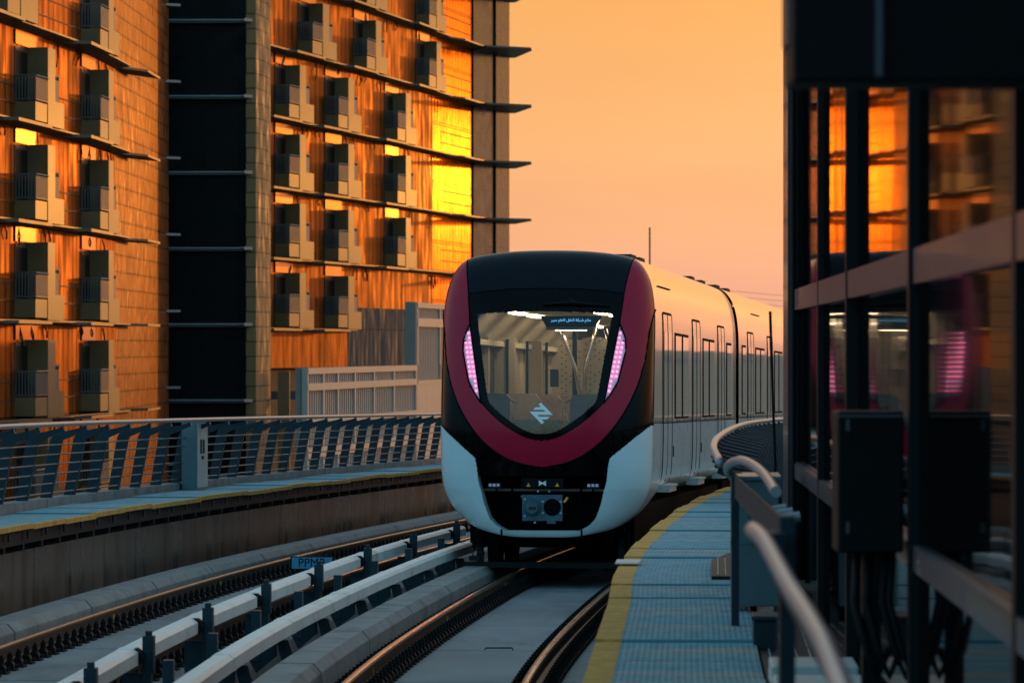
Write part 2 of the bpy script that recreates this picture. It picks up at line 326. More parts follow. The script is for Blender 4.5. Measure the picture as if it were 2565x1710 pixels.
def mirror_mat():
    m, n, l, b = new_mat('dark_reflective_glass'); n.remove(b)
    d = n.new('ShaderNodeBsdfDiffuse'); d.inputs[0].default_value = (.002, .0025, .003, 1)
    g = n.new('ShaderNodeBsdfGlossy'); g.inputs['Color'].default_value = (.60, .54, .52, 1); g.inputs['Roughness'].default_value = .03
    f = n.new('ShaderNodeFresnel'); f.inputs[0].default_value = 1.42
    geo = n.new('ShaderNodeNewGeometry'); no = n.new('ShaderNodeTexNoise'); no.inputs['Scale'].default_value = .8; no.inputs['Detail'].default_value = 1; l.new(geo.outputs['Position'], no.inputs['Vector'])
    bu = n.new('ShaderNodeBump'); bu.inputs['Strength'].default_value = 1; bu.inputs['Distance'].default_value = .0016; l.new(no.outputs[0], bu.inputs['Height']); l.new(bu.outputs[0], g.inputs['Normal'])
    mx = n.new('ShaderNodeMixShader'); l.new(f.outputs[0], mx.inputs[0]); l.new(d.outputs[0], mx.inputs[1]); l.new(g.outputs[0], mx.inputs[2]); l.new(mx.outputs[0], n['Material Output'].inputs[0]); return m
M['mirror'] = mirror_mat()
M['frame'] = mat('grey_frame_metal', (.085, .085, .10), .4, metal=.3, var=.08, nscale=4, coat=.2)
M['blackframe'] = mat('black_frame_metal', (.006, .0065, .008), .5, spec=.2, var=.2)
M['cabgrey'] = mat('cabinet_grey_paint', (.10, .15, .17), .45, var=.1, nscale=3, coat=.2, coatr=.2)
M['bluesign'] = mat('sign_blue', (.05, .26, .42), .4, var=.06)
M['lightgrey'] = mat('light_grey_metal', (.5, .48, .46), .5, var=.1, nscale=4)
# ================================================================== SETTING
def ground():
    mb = MB(); mb.box((-9000, -300, -12), (9000, 12000, -11.9))
    mb.build('ground', M['ground'], kind='structure')
    mb = MB(); n = 150; vs = []; fs = []
    for i in range(n+1):
        a = R(-30+110*i/n); rr = 4200
        h = 18+14*math.sin(i*.21)+9*math.sin(i*.53+1)+5*math.sin(i*1.3)+random.uniform(-2, 2)
        h *= (.6+.8*(1 if a > R(3) else .35))
        for rad, hh in ((rr-300, -12), (rr, -11+h), (rr+500, -12)): vs.append((math.sin(a)*rad, math.cos(a)*rad, hh))
    for i in range(n):
        for j in range(2): fs.append((i*3+j, i*3+j+1, (i+1)*3+j+1, (i+1)*3+j))
    mb.add(vs, fs); mb.build('hills', M['hill'], kind='structure', smooth='all')
ground()
# viaduct deck, slabs, plinths
DR = rngD(-8, 150, 1.0)
mb = MB(); sweep(mb, rect(-6.6, 3.4, -1.5, -.62), DR); mb.build('viaduct_deck', M['concrete'], kind='structure')
def slabs(o0, o1, name):
    mb = MB(); D = 4.0; 
    while D < 120:
        L_ = 4.1; sweep(mb, rect(o0, o1, -.6, -.20), rngD(D, D+L_-.06, 1.0)); D += L_
    mb.build(name, M['slab'], kind='structure', bevel=.012)
slabs(-.96, 1.42, 'track_slab'); slabs(-4.46, -2.3, 'track_slab')
def kerb(o0, o1, z1, name, ph=0., a=5., b=120.):
    mb = MB(); D = a+ph
    pr = [(o0, -.6), (o0, z1-.03), (o0+.03, z1), (o1-.07, z1), (o1, z1-.08), (o1+.02, -.6)]
    while D < b:
        L_ = 4.3; sweep(mb, pr, rngD(D, D+L_-.09, 1.0)); D += L_
    mb.build(name, M['plinth'], kind='structure', bevel=.008)
kerb(-1.42, -1.03, .06, 'guard_kerb', .3); kerb(-4.92, -4.52, .06, 'guard_kerb', 1.1); kerb(-2.26, -1.98, -.06, 'guard_kerb', 2.)
# running rails
def rail(o0, D0, D1, sgn, label, fD0, fD1, step):
    pr = [(-.07, -.17), (-.07, -.155), (-.012, -.13), (-.01, -.045), (-.036, -.035), (-.036, -.012), (-.028, -.001), (.028, -.001), (.036, -.012), (.036, -.035), (.01, -.045), (.012, -.13), (.07, -.155), (.07, -.17)]
    e = empty('running_rail', P(o0, (D0+D1)/2, -.17), label=label, cat='rail', group='running rails of the two tracks')
    inv = Vector(e.location)
    def b(mb, nm, mt, **k): return mb.build(nm, mt, e, loc=tuple(inv), **k)
    mb = MB(); sweep(mb, [(o0+p, z) for p, z in pr], rngD(D0, D1, .75)); o = b(mb, 'rail_web', M['railside']); o.location = (0, 0, 0)
    mb = MB(); sweep(mb, [(o0-.03, -.0005), (o0-.024, .002), (o0+.024, .002), (o0+.03, -.0005)], rngD(D0, D1, .75)); o = b(mb, 'rail_head', M['railtop'], smooth='all'); o.location = (0, 0, 0)
    # fastener, both sides of the foot
    mb = MB(); mb.box((-.19, -.085, -.03), (.19, .085, .0))
    for s in (-1, 1):
        mb.prism([(s*.075, .0), (s*.17, .0), (s*.165, .04), (s*.14, .075), (s*.10, .075), (s*.07, .03)], -.05, .05, ax=1)
        mb.tube([(s*.125, 0, .06), (s*.125, 0, .13)], [.032, .026], 6); mb.tube([(s*.125, 0, .13), (s*.125, 0, .15)], [.015, .013], 6)
        mb.tube([(s*.19, -.05, .01), (s*.19, -.05, .04)], .014, 5); mb.tube([(s*.19, .05, .01), (s*.19, .05, .04)], .014, 5)
    first = None; D = fD0; k = 0
    while D < fD1 and k < 99:
        if first is None: o = mb.build('fastener', M['black'], e, smooth=True); first = o
        else: o = first.copy(); C.objects.link(o); o.parent = e
        s = XC(D+.5)-XC(D-.5); o.location = Vector(P(o0, D, -.185))-inv; o.rotation_euler = (0, 0, -math.atan(s)); D += step; k += 1
    mb = MB()
    for D in (36.5, 44.2, 51.8, 59): mb.box((o0+sgn*.012-.003, D, -.11), (o0+sgn*.012+.003, D+.13, -.06), T=lambda x, y, z: P(x, y, z))
    o = b(mb, 'marker_tag', M['orange']); o.location = (0, 0, 0)
rail(-.7175, 5, 110, 1, 'left rail of the track under the train, bright top, black fasteners', 31, 55, .33)
rail(.7175, 5, 110, -1, 'right rail of the track under the train, curving beside the walkway edge', 31, 55, .33)
rail(-4.2175, 5, 110, 1, 'far left rail below the concrete parapet, with a row of black fasteners', 35, 76, .42)
rail(-2.7825, 5, 110, -1, 'rail half hidden behind the white power rail covers', 28, 60, .42)
# ------------------------------------------------------------------ power rails
def power_rail(o0, z0, label, D0, D1, posts, lean):
    e = empty('power_rail', P(o0, 40, 0), label=label, cat='power rail', group='white covered power rails'); inv = Vector(e.location)
    hw, hh = .085, .13
    D = D0; k = 0
    while D < D1:
        mb = MB(); pr = [(o0-hw, z0-hh), (o0-hw, z0-.012), (o0-hw+.02, z0), (o0+hw-.04, z0), (o0+hw, z0-.03), (o0+hw, z0-hh)]
        sweep(mb, pr, rngD(D, min(D+4.5, D1), .75))
        pr2 = [(p[0]+(.004 if p[0] > o0 else -.004), p[1]+(.004 if p[1] > z0-.05 else -.002)) for p in pr]
        sweep(mb, pr2, [min(D+4.5, D1)-.16, min(D+4.5, D1)+.06])
        o = mb.build('cover', M['covering'], e, loc=tuple(inv), bevel=.004); o.location = (0, 0, 0); D += 4.5
    for D in posts:
        mb = MB(); T = lambda x, y, z: P(o0+x, D+y, z)
        if lean > 0:
            mb.box((.10, -.06, z0-.2), (.19, .06, z0+.09), T=T); mb.box((.10, -.08, z0-.45), (.17, .08, z0-.02), T=T)
            mb.box((-.06, -.045, -.62), (.16, .045, z0-.2), T=T)
            mb.box((.12, -.03, z0+.09), (.17, .03, z0+.13), T=T)
        else:
            mb.prism([(-.02, z0-.16), (.09, z0-.16), (.30, -.6), (.17, -.6)], -.05, .05, ax=1, T=T)
            mb.prism([(-.02, z0-.16), (-.02, z0-.3), (-.2, z0-.45), (-.28, z0-.30), (-.22, z0-.13)], -.04, .04, ax=1, T=T)
            mb.box((-.24, -.05, z0-.35), (-.16, .05, z0+.1), T=T)
        o = mb.build('bracket', M['bluesteel'], e, loc=tuple(inv), bevel=.004); o.location = (0, 0, 0)
        mi = MB()
        for q in range(4):
            if lean > 0: mi.tube([P(o0+.05, D-.22+q*.045, z0-.07), P(o0+.05, D-.20+q*.045, z0-.07)], .075, 10)
            else: mi.tube([P(o0-.12, D, z0-.19+q*.03), P(o0-.12, D, z0-.18+q*.03)], .05, 8)
        c = mi.build('insulator', M['black'], o, loc=tuple(inv)); c.location = (0, 0, 0)
power_rail(-1.62, .27, 'nearer white power rail cover, ending beside the train bogie', 20, 57.2, [22.8, 25.6, 28.5, 31.4, 34.4, 37.5, 40.7, 44, 47.5, 51.2, 55], -1)
power_rail(-2.38, .31, 'farther white power rail cover, behind upright blue steel brackets', 20, 62, [24.5, 27.2, 30.2, 33.6, 37.4, 41.5, 45.8, 50.5, 55.5, 60.5], 1)
# ------------------------------------------------------------------ parapets, walkways, fences
mb = MB(); sweep(mb, rect(-5.75, -5.42, -.6, .55), rngD(0, 120, 1.0))
mb.build('parapet_wall', M['wallc'], label='stained concrete parapet wall below the left walkway', cat='wall')
def walkway(o0, o1, zt, ysgn, D0, D1, label, plate):
    e = empty('walkway', P((o0+o1)/2, 40, zt), label=label, cat='walkway'); inv = Vector(e.location)
    D = D0; k = 0; mb = MB(); my = MB()
    edge = o0 if ysgn < 0 else o1
    while D < D1:
        dz = .012*math.sin(k*1.7); w_ = .16
        if ysgn < 0: a0, a1, y0, y1 = o0+w_, o1, o0, o0+w_
        else: a0, a1, y0, y1 = o0, o1-w_*.45, o1-w_*.45, o1
        sweep(mb, rect(a0, a1, zt-.05+dz, zt+dz), rngD(D, D+plate-.02, .7)); sweep(my, rect(y0, y1, zt-.05+dz, zt+.002+dz), rngD(D, D+plate-.02, .7)); D += plate; k += 1
    o = mb.build('deck_plates', M['deck'], e, loc=tuple(inv)); o.location = (0, 0, 0)
    o = my.build('yellow_edge', M['yellow'], e, loc=tuple(inv)); o.location = (0, 0, 0)
    mb = MB(); s = 1 if ysgn < 0 else -1
    inn = edge+s*.07
    sweep(mb, rect(min(inn, inn+s*.05), max(inn, inn+s*.05), zt-.2, zt-.06), rngD(D0, D1, 1.0))
    D = D0+.3
    while D < D1:
        far = (o1 if ysgn < 0 else o0)
        mb.box((min(inn, far), D, zt-.26), (max(inn, far), D+.08, zt-.07), T=P); mb.box((edge+s*.02-.01, D-.01, zt-.14), (edge+s*.02+.01, D+.09, zt-.06), T=P); D += 1.05
    sweep(mb, rect(min(far, far-s*.4), max(far, far-s*.4), -.3, zt-.27) if ysgn < 0 else rect(o0-.1, o0+.35, .56, zt-.28), rngD(D0, D1, 1.0))
    o = mb.build('support_frame', M['darksteel'], e, loc=tuple(inv)); o.location = (0, 0, 0)
    return e
walkway(1.43, 2.42, .86, -1, 14, 95, 'blue ribbed walkway with yellow edge on the right of the train', 1.55)
walkway(-6.1, -5.13, .86, 1, 20, 110, 'blue walkway above the left concrete parapet', 1.9)
def fence(ob, side, label, D0, D1, step, kerbz=.12, raise_=0):
    e = empty('walkway_fence', P(ob, 60, .86), label=label, cat='fence'); inv = Vector(e.location)
    def bb(mb, nm, m, **k): o = mb.build(nm, m, e, loc=tuple(inv), **k); o.location = (0, 0, 0); return o
    zt = .86; oh = ob+side*.50
    mb = MB(); mb.tube([P(oh, D, zt+1.01) for D in rngD(D0, D1, .9)], .03, 10); bb(mb, 'handrail', M['tube'], smooth='all')
    posts = []; D = D0+.5
    while D < D1: posts.append(D); D += step
    lean = lambda z: ob+side*.16*(z-.1)/.75
    pr0 = None
    for D in posts:
        mb = MB(); T = lambda x, y, z: P(x, D+y, zt+z)
        def slab(pts): 
            mb.prism([(p[0], p[1]) for p in pts], -.012, .012, ax=1, T=T)
        for yy in (-.022, .022):
            T = lambda x, y, z, yy=yy: P(x, D+y+yy, zt+z)
            mb.prism([(ob-side*.07, .05), (ob+side*.065, .05), (lean(.8)+side*.06, .8), (oh+side*.02, .93), (oh, .985), (oh-side*.06, .955), (lean(.85)-side*.05, .88), (ob-side*.07+side*.13, .8)] if side > 0 else
                     [(ob-side*.05, .05), (ob-side*.05+side*.13, .8), (lean(.85)-side*.04, .88), (oh-side*.06, .955), (oh, .985), (oh+side*.02, .93), (lean(.8)+side*.045, .8), (ob+side*.05, .05)], -.02, .02, ax=1, T=T)
        bb(mb, 'post', M['bluesteel'])
    for q in range(6):
        z = .16+q*.118
        mb = MB(); mb.tube([P(lean(z)+side*.055, D, zt+z) for D in rngD(D0, D1, 1.5)], .011, 6); bb(mb, 'rail', M['railgrey'], smooth='all')
    mb = MB(); D = D0
    while D < D1: sweep(mb, rect(min(ob-side*.1, ob+side*.12), max(ob-side*.1, ob+side*.12), zt-.1, zt+kerbz-.02), rngD(D, D+1.47, .75)); D += 1.5
    bb(mb, 'kerb', M['plinth'])
fence(-6.3, 1, 'left walkway fence with raked blue posts, thin rails and a silver handrail', 36, 112, 1.5)
fence(2.72, -1, 'right walkway fence seen end on beyond the grey cabinet', 29.5, 92, 1.5)
# cabinets
def cabinet(name, o0, o1, D0, D1, z0, z1, label, mt, mt2, front=True):
    e = empty(name, P((o0+o1)/2, (D0+D1)/2, z0), label=label, cat='cabinet'); inv = Vector(e.location)
    def bb(mb, nm, m, **k): o = mb.build(nm, m, e, loc=tuple(inv), **k); o.location = (0, 0, 0); return o
    mb = MB(); mb.box((o0, D0, z0), (o1, D1, z1), T=P); mb.box((o0-.02, D0-.02, z1), (o1+.02, D1+.02, z1+.03), T=P); bb(mb, 'case', mt, bevel=.006)
    return e, bb
e, bb = cabinet('track_cabinet', -6.15, -5.93, 60.2, 61.0, .86, 1.86, 'tall narrow cabinet standing against the left walkway fence', M['cabgrey'], None)
mb = MB(); mb.box((-5.93, 60.22, .9), (-5.915, 60.98, 1.82), T=P); o = bb(mb, 'door', M['lightgrey'])
mb = MB(); [mb.box((-5.915, a, 1.38), (-5.905, a+.1, 1.58), T=P) for a in (60.4, 60.6)]; mb.box((-5.915, 60.5, 1.3), (-5.895, 60.58, 1.35), T=P); bb(mb, 'vent', M['darksteel'])
e, bb = cabinet('wayside_cabinet', 2.30, 2.62, 29.3, 30.2, .90, 1.76, 'grey green equipment cabinet beside the right walkway', M['cabgrey'], None)
mb = MB(); mb.box((2.36, 29.285, 1.33), (2.54, 29.30, 1.62), T=P); bb(mb, 'louvre_plate', M['cabgrey'])
mb = MB(); [mb.prism([(29.285, 1.37+.035*k), (29.265, 1.38+.035*k), (29.285, 1.395+.035*k)], 2.41, 2.50, ax=0, T=P) for k in range(6)]; bb(mb, 'louvre', M['cabgrey'])
mb = MB(); mb.box((2.292, 29.45, 1.30), (2.30, 29.48, 1.36), T=P); mb.box((2.292, 29.45, 1.60), (2.30, 29.48, 1.66), T=P); bb(mb, 'hinge', M['darksteel'])
mb = MB(); mb.tube([P(2.45, 29.6, .95), P(2.45, 29.5, .7), P(2.50, 29.3, .5), P(2.58, 29.2, .48)], .025, 8); bb(mb, 'cable', M['black'], smooth='all')
mb = MB(); [mb.box((2.36+.0*k, 27.0+.0*k, .3), (2.40, 27.05, .8), T=P) for k in range(1)]
# slotted side plates
e = empty('slotted_plate', P(2.6, 28, .8), label='dark slotted side plates below the grey cabinet', cat='grating'); inv = Vector(e.location)
mb = MB(); sweep(mb, rect(2.44, 2.86, .80, .83), rngD(23.6, 28.9, .8)); o = mb.build('plate', M['darksteel'], e, loc=tuple(inv)); o.location = (0, 0, 0)
mb = MB()
for k in range(5):
    for j in range(6): mb.box((2.49+.08*k, 23.8+.85*j, .831), (2.497+.08*k, 24.5+.85*j, .834), T=P)
o = mb.build('slot', M['lightgrey'], e, loc=tuple(inv)); o.location = (0, 0, 0)
e = empty('slotted_plate', P(2.5, 36, .8), label='small folded slotted plate on the deck behind the cabinet', cat='grating'); inv = Vector(e.location)
mb = MB(); mb.prism([(2.20, 33.2), (2.44, 33.2), (2.44, 37.2), (2.33, 37.2), (2.2, 35.8)], .87, .90, T=P); o = mb.build('plate', M['darksteel'], e, loc=tuple(inv)); o.location = (0, 0, 0)
mb = MB(); [mb.box((2.25+.06*k, 33.4, .902), (2.255+.06*k, 36.2, .904), T=P) for k in range(3)]; o = mb.build('slot', M['lightgrey'], e, loc=tuple(inv)); o.location = (0, 0, 0)
mb = MB(); mb.box((2.44, 20.0, .86), (2.9, 23.4, .93), T=P); mb.box((2.44, 22.6, .93), (2.9, 23.3, .99), T=P); mb.box((2.44, 21.6, .93), (2.9, 22.3, .97), T=P)
mb.build('step_block', M['lightgrey'], label='pale metal step box at the bottom beside the walkway', cat='step', bevel=.01)
mb = MB(); mb.box((1.40, 35.6, .875), (1.60, 36.3, .885), T=P); mb.build('cover_plate', M['lightgrey'], label='small pale cover plate on the yellow walkway edge', cat='plate')
# near handrails
RODD = 40.6
def tubething(name, pts, r, label, cat, m, extra=None, bez=True):
    e = empty(name, pts[0], label=label, cat=cat); inv = Vector(pts[0])
    if bez:
        q = []; n = len(pts)
        for i in range(n-1):
            p0 = Vector(pts[max(i-1, 0)]); p1 = Vector(pts[i]); p2 = Vector(pts[i+1]); p3 = Vector(pts[min(i+2, n-1)])
            for k in range(6):
                t = k/6; q.append(.5*((2*p1)+(-p0+p2)*t+(2*p0-5*p1+4*p2-p3)*t*t+(-p0+3*p1-3*p2+p3)*t**3))
        q.append(Vector(pts[-1])); pts = q
    mb = MB(); mb.tube(pts, r, 12); o = mb.build('tube', m, e, smooth=True, loc=tuple(inv)); o.location = (0, 0, 0)
    if extra:
        for nm, mm, ex in extra:
            o = ex.build(nm, mm, e, loc=tuple(inv)); o.location = (0, 0, 0)
    return e
ex = MB(); ex.box((1.42, 27.6, .3), (1.47, 27.66, 1.84)); ex.prism([(27.66, 1.84), (27.6, 1.7), (22.4, 1.55), (22.4, 1.75)], 1.44, 1.46, ax=0)
e2 = MB(); [e2.tube([(1.50, 27+.6*k-3, 1.70), (1.62, 27+.6*k-3, 1.72)], .03, 8) for k in range(3)]
tubething('handrail', [(1.52, 29.3, 1.78), (1.455, 28.8, 1.84), (1.44, 28.2, 1.90), (1.47, 27.4, 1.945), (1.475, 26.0, 1.95), (1.43, 24.0, 1.945), (1.355, 21.9, 1.93)], .03, 'silver handrail starting above the grey cabinet and ending in an open tube', 'handrail', M['tube'], [('post', M['bluesteel'], ex), ('stub', M['tube'], e2)])
ex = MB(); ex.box((.86, 13.7, .7), (.91, 13.8, 2.13)); ex.box((.82, 13.6, 2.02), (.875, 13.7, 2.08))
ex.box((.83, 8.0, .7), (.88, 8.06, 1.6)); ex.prism([(14, 1.98), (14, 1.9), (6.5, 1.45), (6.5, 1.55)], .86, .88, ax=0)
tubething('handrail', [(.785, 13.9, 2.075), (.79, 13.3, 2.065), (.795, 12.25, 1.99), (.80, 11.2, 1.93), (.80, 10.4, 1.853), (.80, 7, 1.45)], .028, 'blurred silver handrail running down in front of the dark glass', 'handrail', M['tube'], [('post', M['bluesteel'], ex)])
# black pole by the right fence
tubething('antenna_pole', [P(2.70, 33, 1.0), P(2.69, 33, 1.76), P(2.67, 33, 2.3), P(2.65, 33, 2.95)], .011, 'thin black pole rising beside the right handrail', 'pole', M['black'], bez=False)
mb = MB(); mb.box((2.40, 26.2, .5), (2.55, 26.6, 1.0), T=P); mb.box((2.39, 26.18, 1.0), (2.56, 26.62, 1.03), T=P)
mb.build('junction_box', M['bluesteel'], label='small dark blue box low behind the grey cabinet', cat='box', bevel=.01)
tubething('lifting_bar', [(-.26, RODD, -.205), (-.25, RODD, -.185), (.0, RODD, -.185), (.01, RODD, -.205)], .008, 'thin rusty bar lying across the slab between the rails', 'bar', M['railside'], bez=False)
# sign between the tracks
def text(body, size, mt, name, parent, loc, rot, ext=.002, align='CENTER', sx=1):
    cu = bpy.data.curves.new(name, 'FONT'); cu.body = body; cu.size = size; cu.align_x = align; cu.align_y = 'CENTER'; cu.extrude = ext
    o = bpy.data.objects.new(name, cu); C.objects.link(o)
    dg = bpy.context.evaluated_depsgraph_get(); me = bpy.data.meshes.new_from_object(o.evaluated_get(dg)); bpy.data.objects.remove(o)
    me.materials.clear(); me.materials.append(mt)
    o = bpy.data.objects.new(name, me); C.objects.link(o); o.parent = parent; o.location = loc; o.rotation_euler = rot; o.scale = (sx, 1, 1); return o
px = P(-2.98, 51.5, 0)
e = empty('track_sign', (px[0]-.05, px[1], px[2]+.10), label='blue plate reading PPM half hidden behind the power rail', cat='sign')
mb = MB(); mb.box((-.26, 0, 0), (.26, .015, .16)); mb.build('border', M['black'], e)
mb = MB(); mb.box((-.245, -.004, .012), (.245, -.001, .148)); mb.build('plate', M['bluesign'], e)
text('PPMR', .15, M['black'], 'lettering', e, (0, -.006, .078), (R(90), 0, 0), .001, sx=.95)
# ================================================================== BUILDING
FL = CZ+.95; FH = 3.4
def make_frame(xf):
    def F(p, D, z):
        s = (xf(D+.2)-xf(D-.2))/.4; n = math.hypot(1, s); return (xf(D)+p/n, D-p*s/n, z)
    return F
XR = hermite([(196, -13.9), (203, -12.55), (210, -11.15), (222, -8.65), (234, -6.3), (245, -4.25), (255.5, -2.33)])
XLf = hermite([(110, -20.9), (130, -18.85), (147, -17.15), (159, -16.07), (166, -15.75), (173, -15.6), (182, -15.4), (190.5, -15.33)])
FR = make_frame(XR); FLf = make_frame(XLf)
def px_to_D(xf, pxx, lo, hi, off=0):
    t = (pxx-1282.5)/10688
    for _ in range(60):
        mid = (lo+hi)/2
        if xf(mid)+off < t*mid: lo = mid
        else: hi = mid
    return (lo+hi)/2
BL = empty('apartment_building', (-14, 190, -11.9), label='curved orange apartment building with stacked balconies and dark glass stair tower', cat='building')
binv = Vector(BL.location)
def bp(mb, nm, mts, **k): o = mb.build(nm, mts, BL, loc=tuple(binv), **k); o.location = (0, 0, 0); return o
def wallstrip(F, Ds, z0, z1, mb, m=0):
    s = [0]
    for i in range(1, len(Ds)):
        a = F(0, Ds[i-1], 0); b = F(0, Ds[i], 0); s.append(s[-1]+math.dist(a, b))
    for i in range(len(Ds)-1):
        vs = [F(0, Ds[i], z0), F(0, Ds[i+1], z0), F(0, Ds[i+1], z1), F(0, Ds[i], z1)]
        zz0 = z0-FL; zz1 = z1-FL
        mb.add(vs, [(0, 1, 2, 3)], [[(s[i]+.45, zz0), (s[i+1]+.45, zz0), (s[i+1]+.45, zz1), (s[i]+.45, zz1)]], m)
ZB, ZTOP = -11.9, CZ+26
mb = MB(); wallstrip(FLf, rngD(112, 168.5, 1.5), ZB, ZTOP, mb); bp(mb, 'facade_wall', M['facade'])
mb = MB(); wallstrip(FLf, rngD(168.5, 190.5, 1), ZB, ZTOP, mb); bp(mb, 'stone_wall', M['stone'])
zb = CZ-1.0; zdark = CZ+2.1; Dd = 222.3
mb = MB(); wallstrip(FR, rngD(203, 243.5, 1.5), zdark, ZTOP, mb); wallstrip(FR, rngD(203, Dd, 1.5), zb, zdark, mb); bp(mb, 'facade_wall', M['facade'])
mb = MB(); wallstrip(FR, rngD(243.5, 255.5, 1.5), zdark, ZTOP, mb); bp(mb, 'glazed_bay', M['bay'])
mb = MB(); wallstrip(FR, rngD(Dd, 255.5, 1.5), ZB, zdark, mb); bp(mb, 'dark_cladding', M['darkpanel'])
# dark glass stair tower, set between the wings
def uvquad(mb, p, q, z0, z1, m=0, u0=0.):
    Lq = math.dist(p, q); vs = [(*p, z0), (*q, z0), (*q, z1), (*p, z1)]
    mb.add(vs, [(0, 1, 2, 3)], [[(u0, z0-FL), (u0+Lq, z0-FL), (u0+Lq, z1-FL), (u0, z1-FL)]], m)
TD = 195.0
mb = MB(); uvquad(mb, (-15.9, TD+.6), (-12.16, TD+.6), ZB, ZTOP); bp(mb, 'glass_wall', M['darkglass'])
mb = MB(); uvquad(mb, (-12.16, TD), (-11.70, TD), ZB, ZTOP)
pp = [(-11.70, TD), (-11.48, TD+1.5), (-11.32, TD+3.2), (-11.30, TD+4.8), (-11.6, TD+6.5), (-12.5, TD+8.2)]; u_ = .5
for a_, b_ in zip(pp[:-1], pp[1:]): uvquad(mb, a_, b_, ZB, ZTOP, 0, u_); u_ += math.dist(a_, b_)
uvquad(mb, (-12.16, TD+.6), (-12.16, TD), ZB, ZTOP)
bp(mb, 'stone_pier', M['pier'])
# glazed end of the right wing
mb = MB(); uvquad(mb, (-2.33, 255.5), (-.16, 261.8), ZB, ZTOP); uvquad(mb, (-.16, 261.8), (-.1, 266), ZB, ZTOP, 0, 6.7)
bp(mb, 'end_glass_wall', M['endglass'])
mb = MB(); mb.box((-1.10, 259.1, ZB), (-.97, 259.35, ZTOP)); mb.box((-2.42, 255.2, ZB), (-2.30, 255.45, ZTOP)); bp(mb, 'mullion', M['darksteel'])
# solid body behind, so the building has depth
mb = MB(); mb.prism([(-40, 110), (-21.5, 110), (-19.4, 130), (-17.7, 147), (-16.4, 163), (-16.0, 190.4), (-16.1, 196), (-12.4, 196), (-12.9, 203.5), (-9.3, 222), (-6.8, 234), (-2.75, 256), (-.6, 262.3), (-.5, 300), (-40, 300)], ZB, ZTOP+.5); bp(mb, 'core', M['darksteel'])
for k in range(-2, 7):
    z = FL+FH*k
    if CZ+(4.9*math.pi/180)*260 < z-3: continue
    if z-CZ < 12.5 + 2:
        mb = MB(); sweep(mb, [(0, z-.16), (.05, z-.16), (.62, z-.06), (.62, z+.0), (0, z+.0)], rngD(114, 168.6, 2), F=FLf); bp(mb, 'floor_slab', M['ledge'])
        mb = MB(); T = lambda x, y, zz: FLf(x, y, zz)
        mb.prism([(0, 168.8), (1.0, 171.5), (1.0, 176.2), (.0, 173.0)], z-.09, z, T=T); bp(mb, 'sunshade', M['ledge'])
    if z > zb+1:
        d1 = 256.2 if k >= 1 else 222
        mb = MB(); sweep(mb, [(0, z-.18), (.05, z-.18), (.62, z-.08), (.62, z+.0), (0, z+.0)], rngD(203, min(d1, 246), 2), F=FR); bp(mb, 'floor_slab', M['ledge'])
        if k >= 1:
            mb = MB(); mb.prism([(0, 244.5), (1.0, 248.0), (1.05, 259.), (0.0, 256)], z-.12, z-.02, T=FR)
            bp(mb, 'sunshade', M['ledge'])
            mb = MB(); mb.prism([(-2.4, 255.8), (-1.5, 252.6), (1.15, 254.6), (1.2, 256.0), (.2, 262.3), (-.15, 262.4)], z-.17, z-.07); bp(mb, 'sunshade', M['ledge'])
    zt_ = CZ+(z-CZ+.03)*(TD/191)
    mb = MB(); mb.tube([(-15.75, TD+.1, zt_), (-12.1, TD+.1, zt_)], .075, 8); mb.prism([(TD+.5, zt_-.05), (TD-.1, zt_+.04), (TD-.1, zt_+.10), (TD+.5, zt_+.1)], -15.75, -12.05, ax=0)
    mb.prism([(-12.2, TD-.05), (-12.2, TD-.5), (-11.85, TD-.05)], zt_-.02, zt_+.12); bp(mb, 'sunshade', M['tube'])
    mb = MB(); mb.prism([(-15.45, 189.3), (-14.75, 189.9), (-15.45, 190.6)], z+.62, z+.72); bp(mb, 'sunshade', M['tube'])
# joints lines on facade
for F, a, b_, zz in ((FR, 246, 255.4, 1), (FLf, 134, 168, 1)):
    mb = MB()
    for k in range(-2, 7):
        for dz in (.62, 1.25): sweep(mb, rect(0, .03, FL+FH*k+dz, FL+FH*k+dz+.05), rngD(a if F is FR else a, b_, 3), F=F) if (k > 0 or F is FLf) else None
    bp(mb, 'transom', M['railside'])
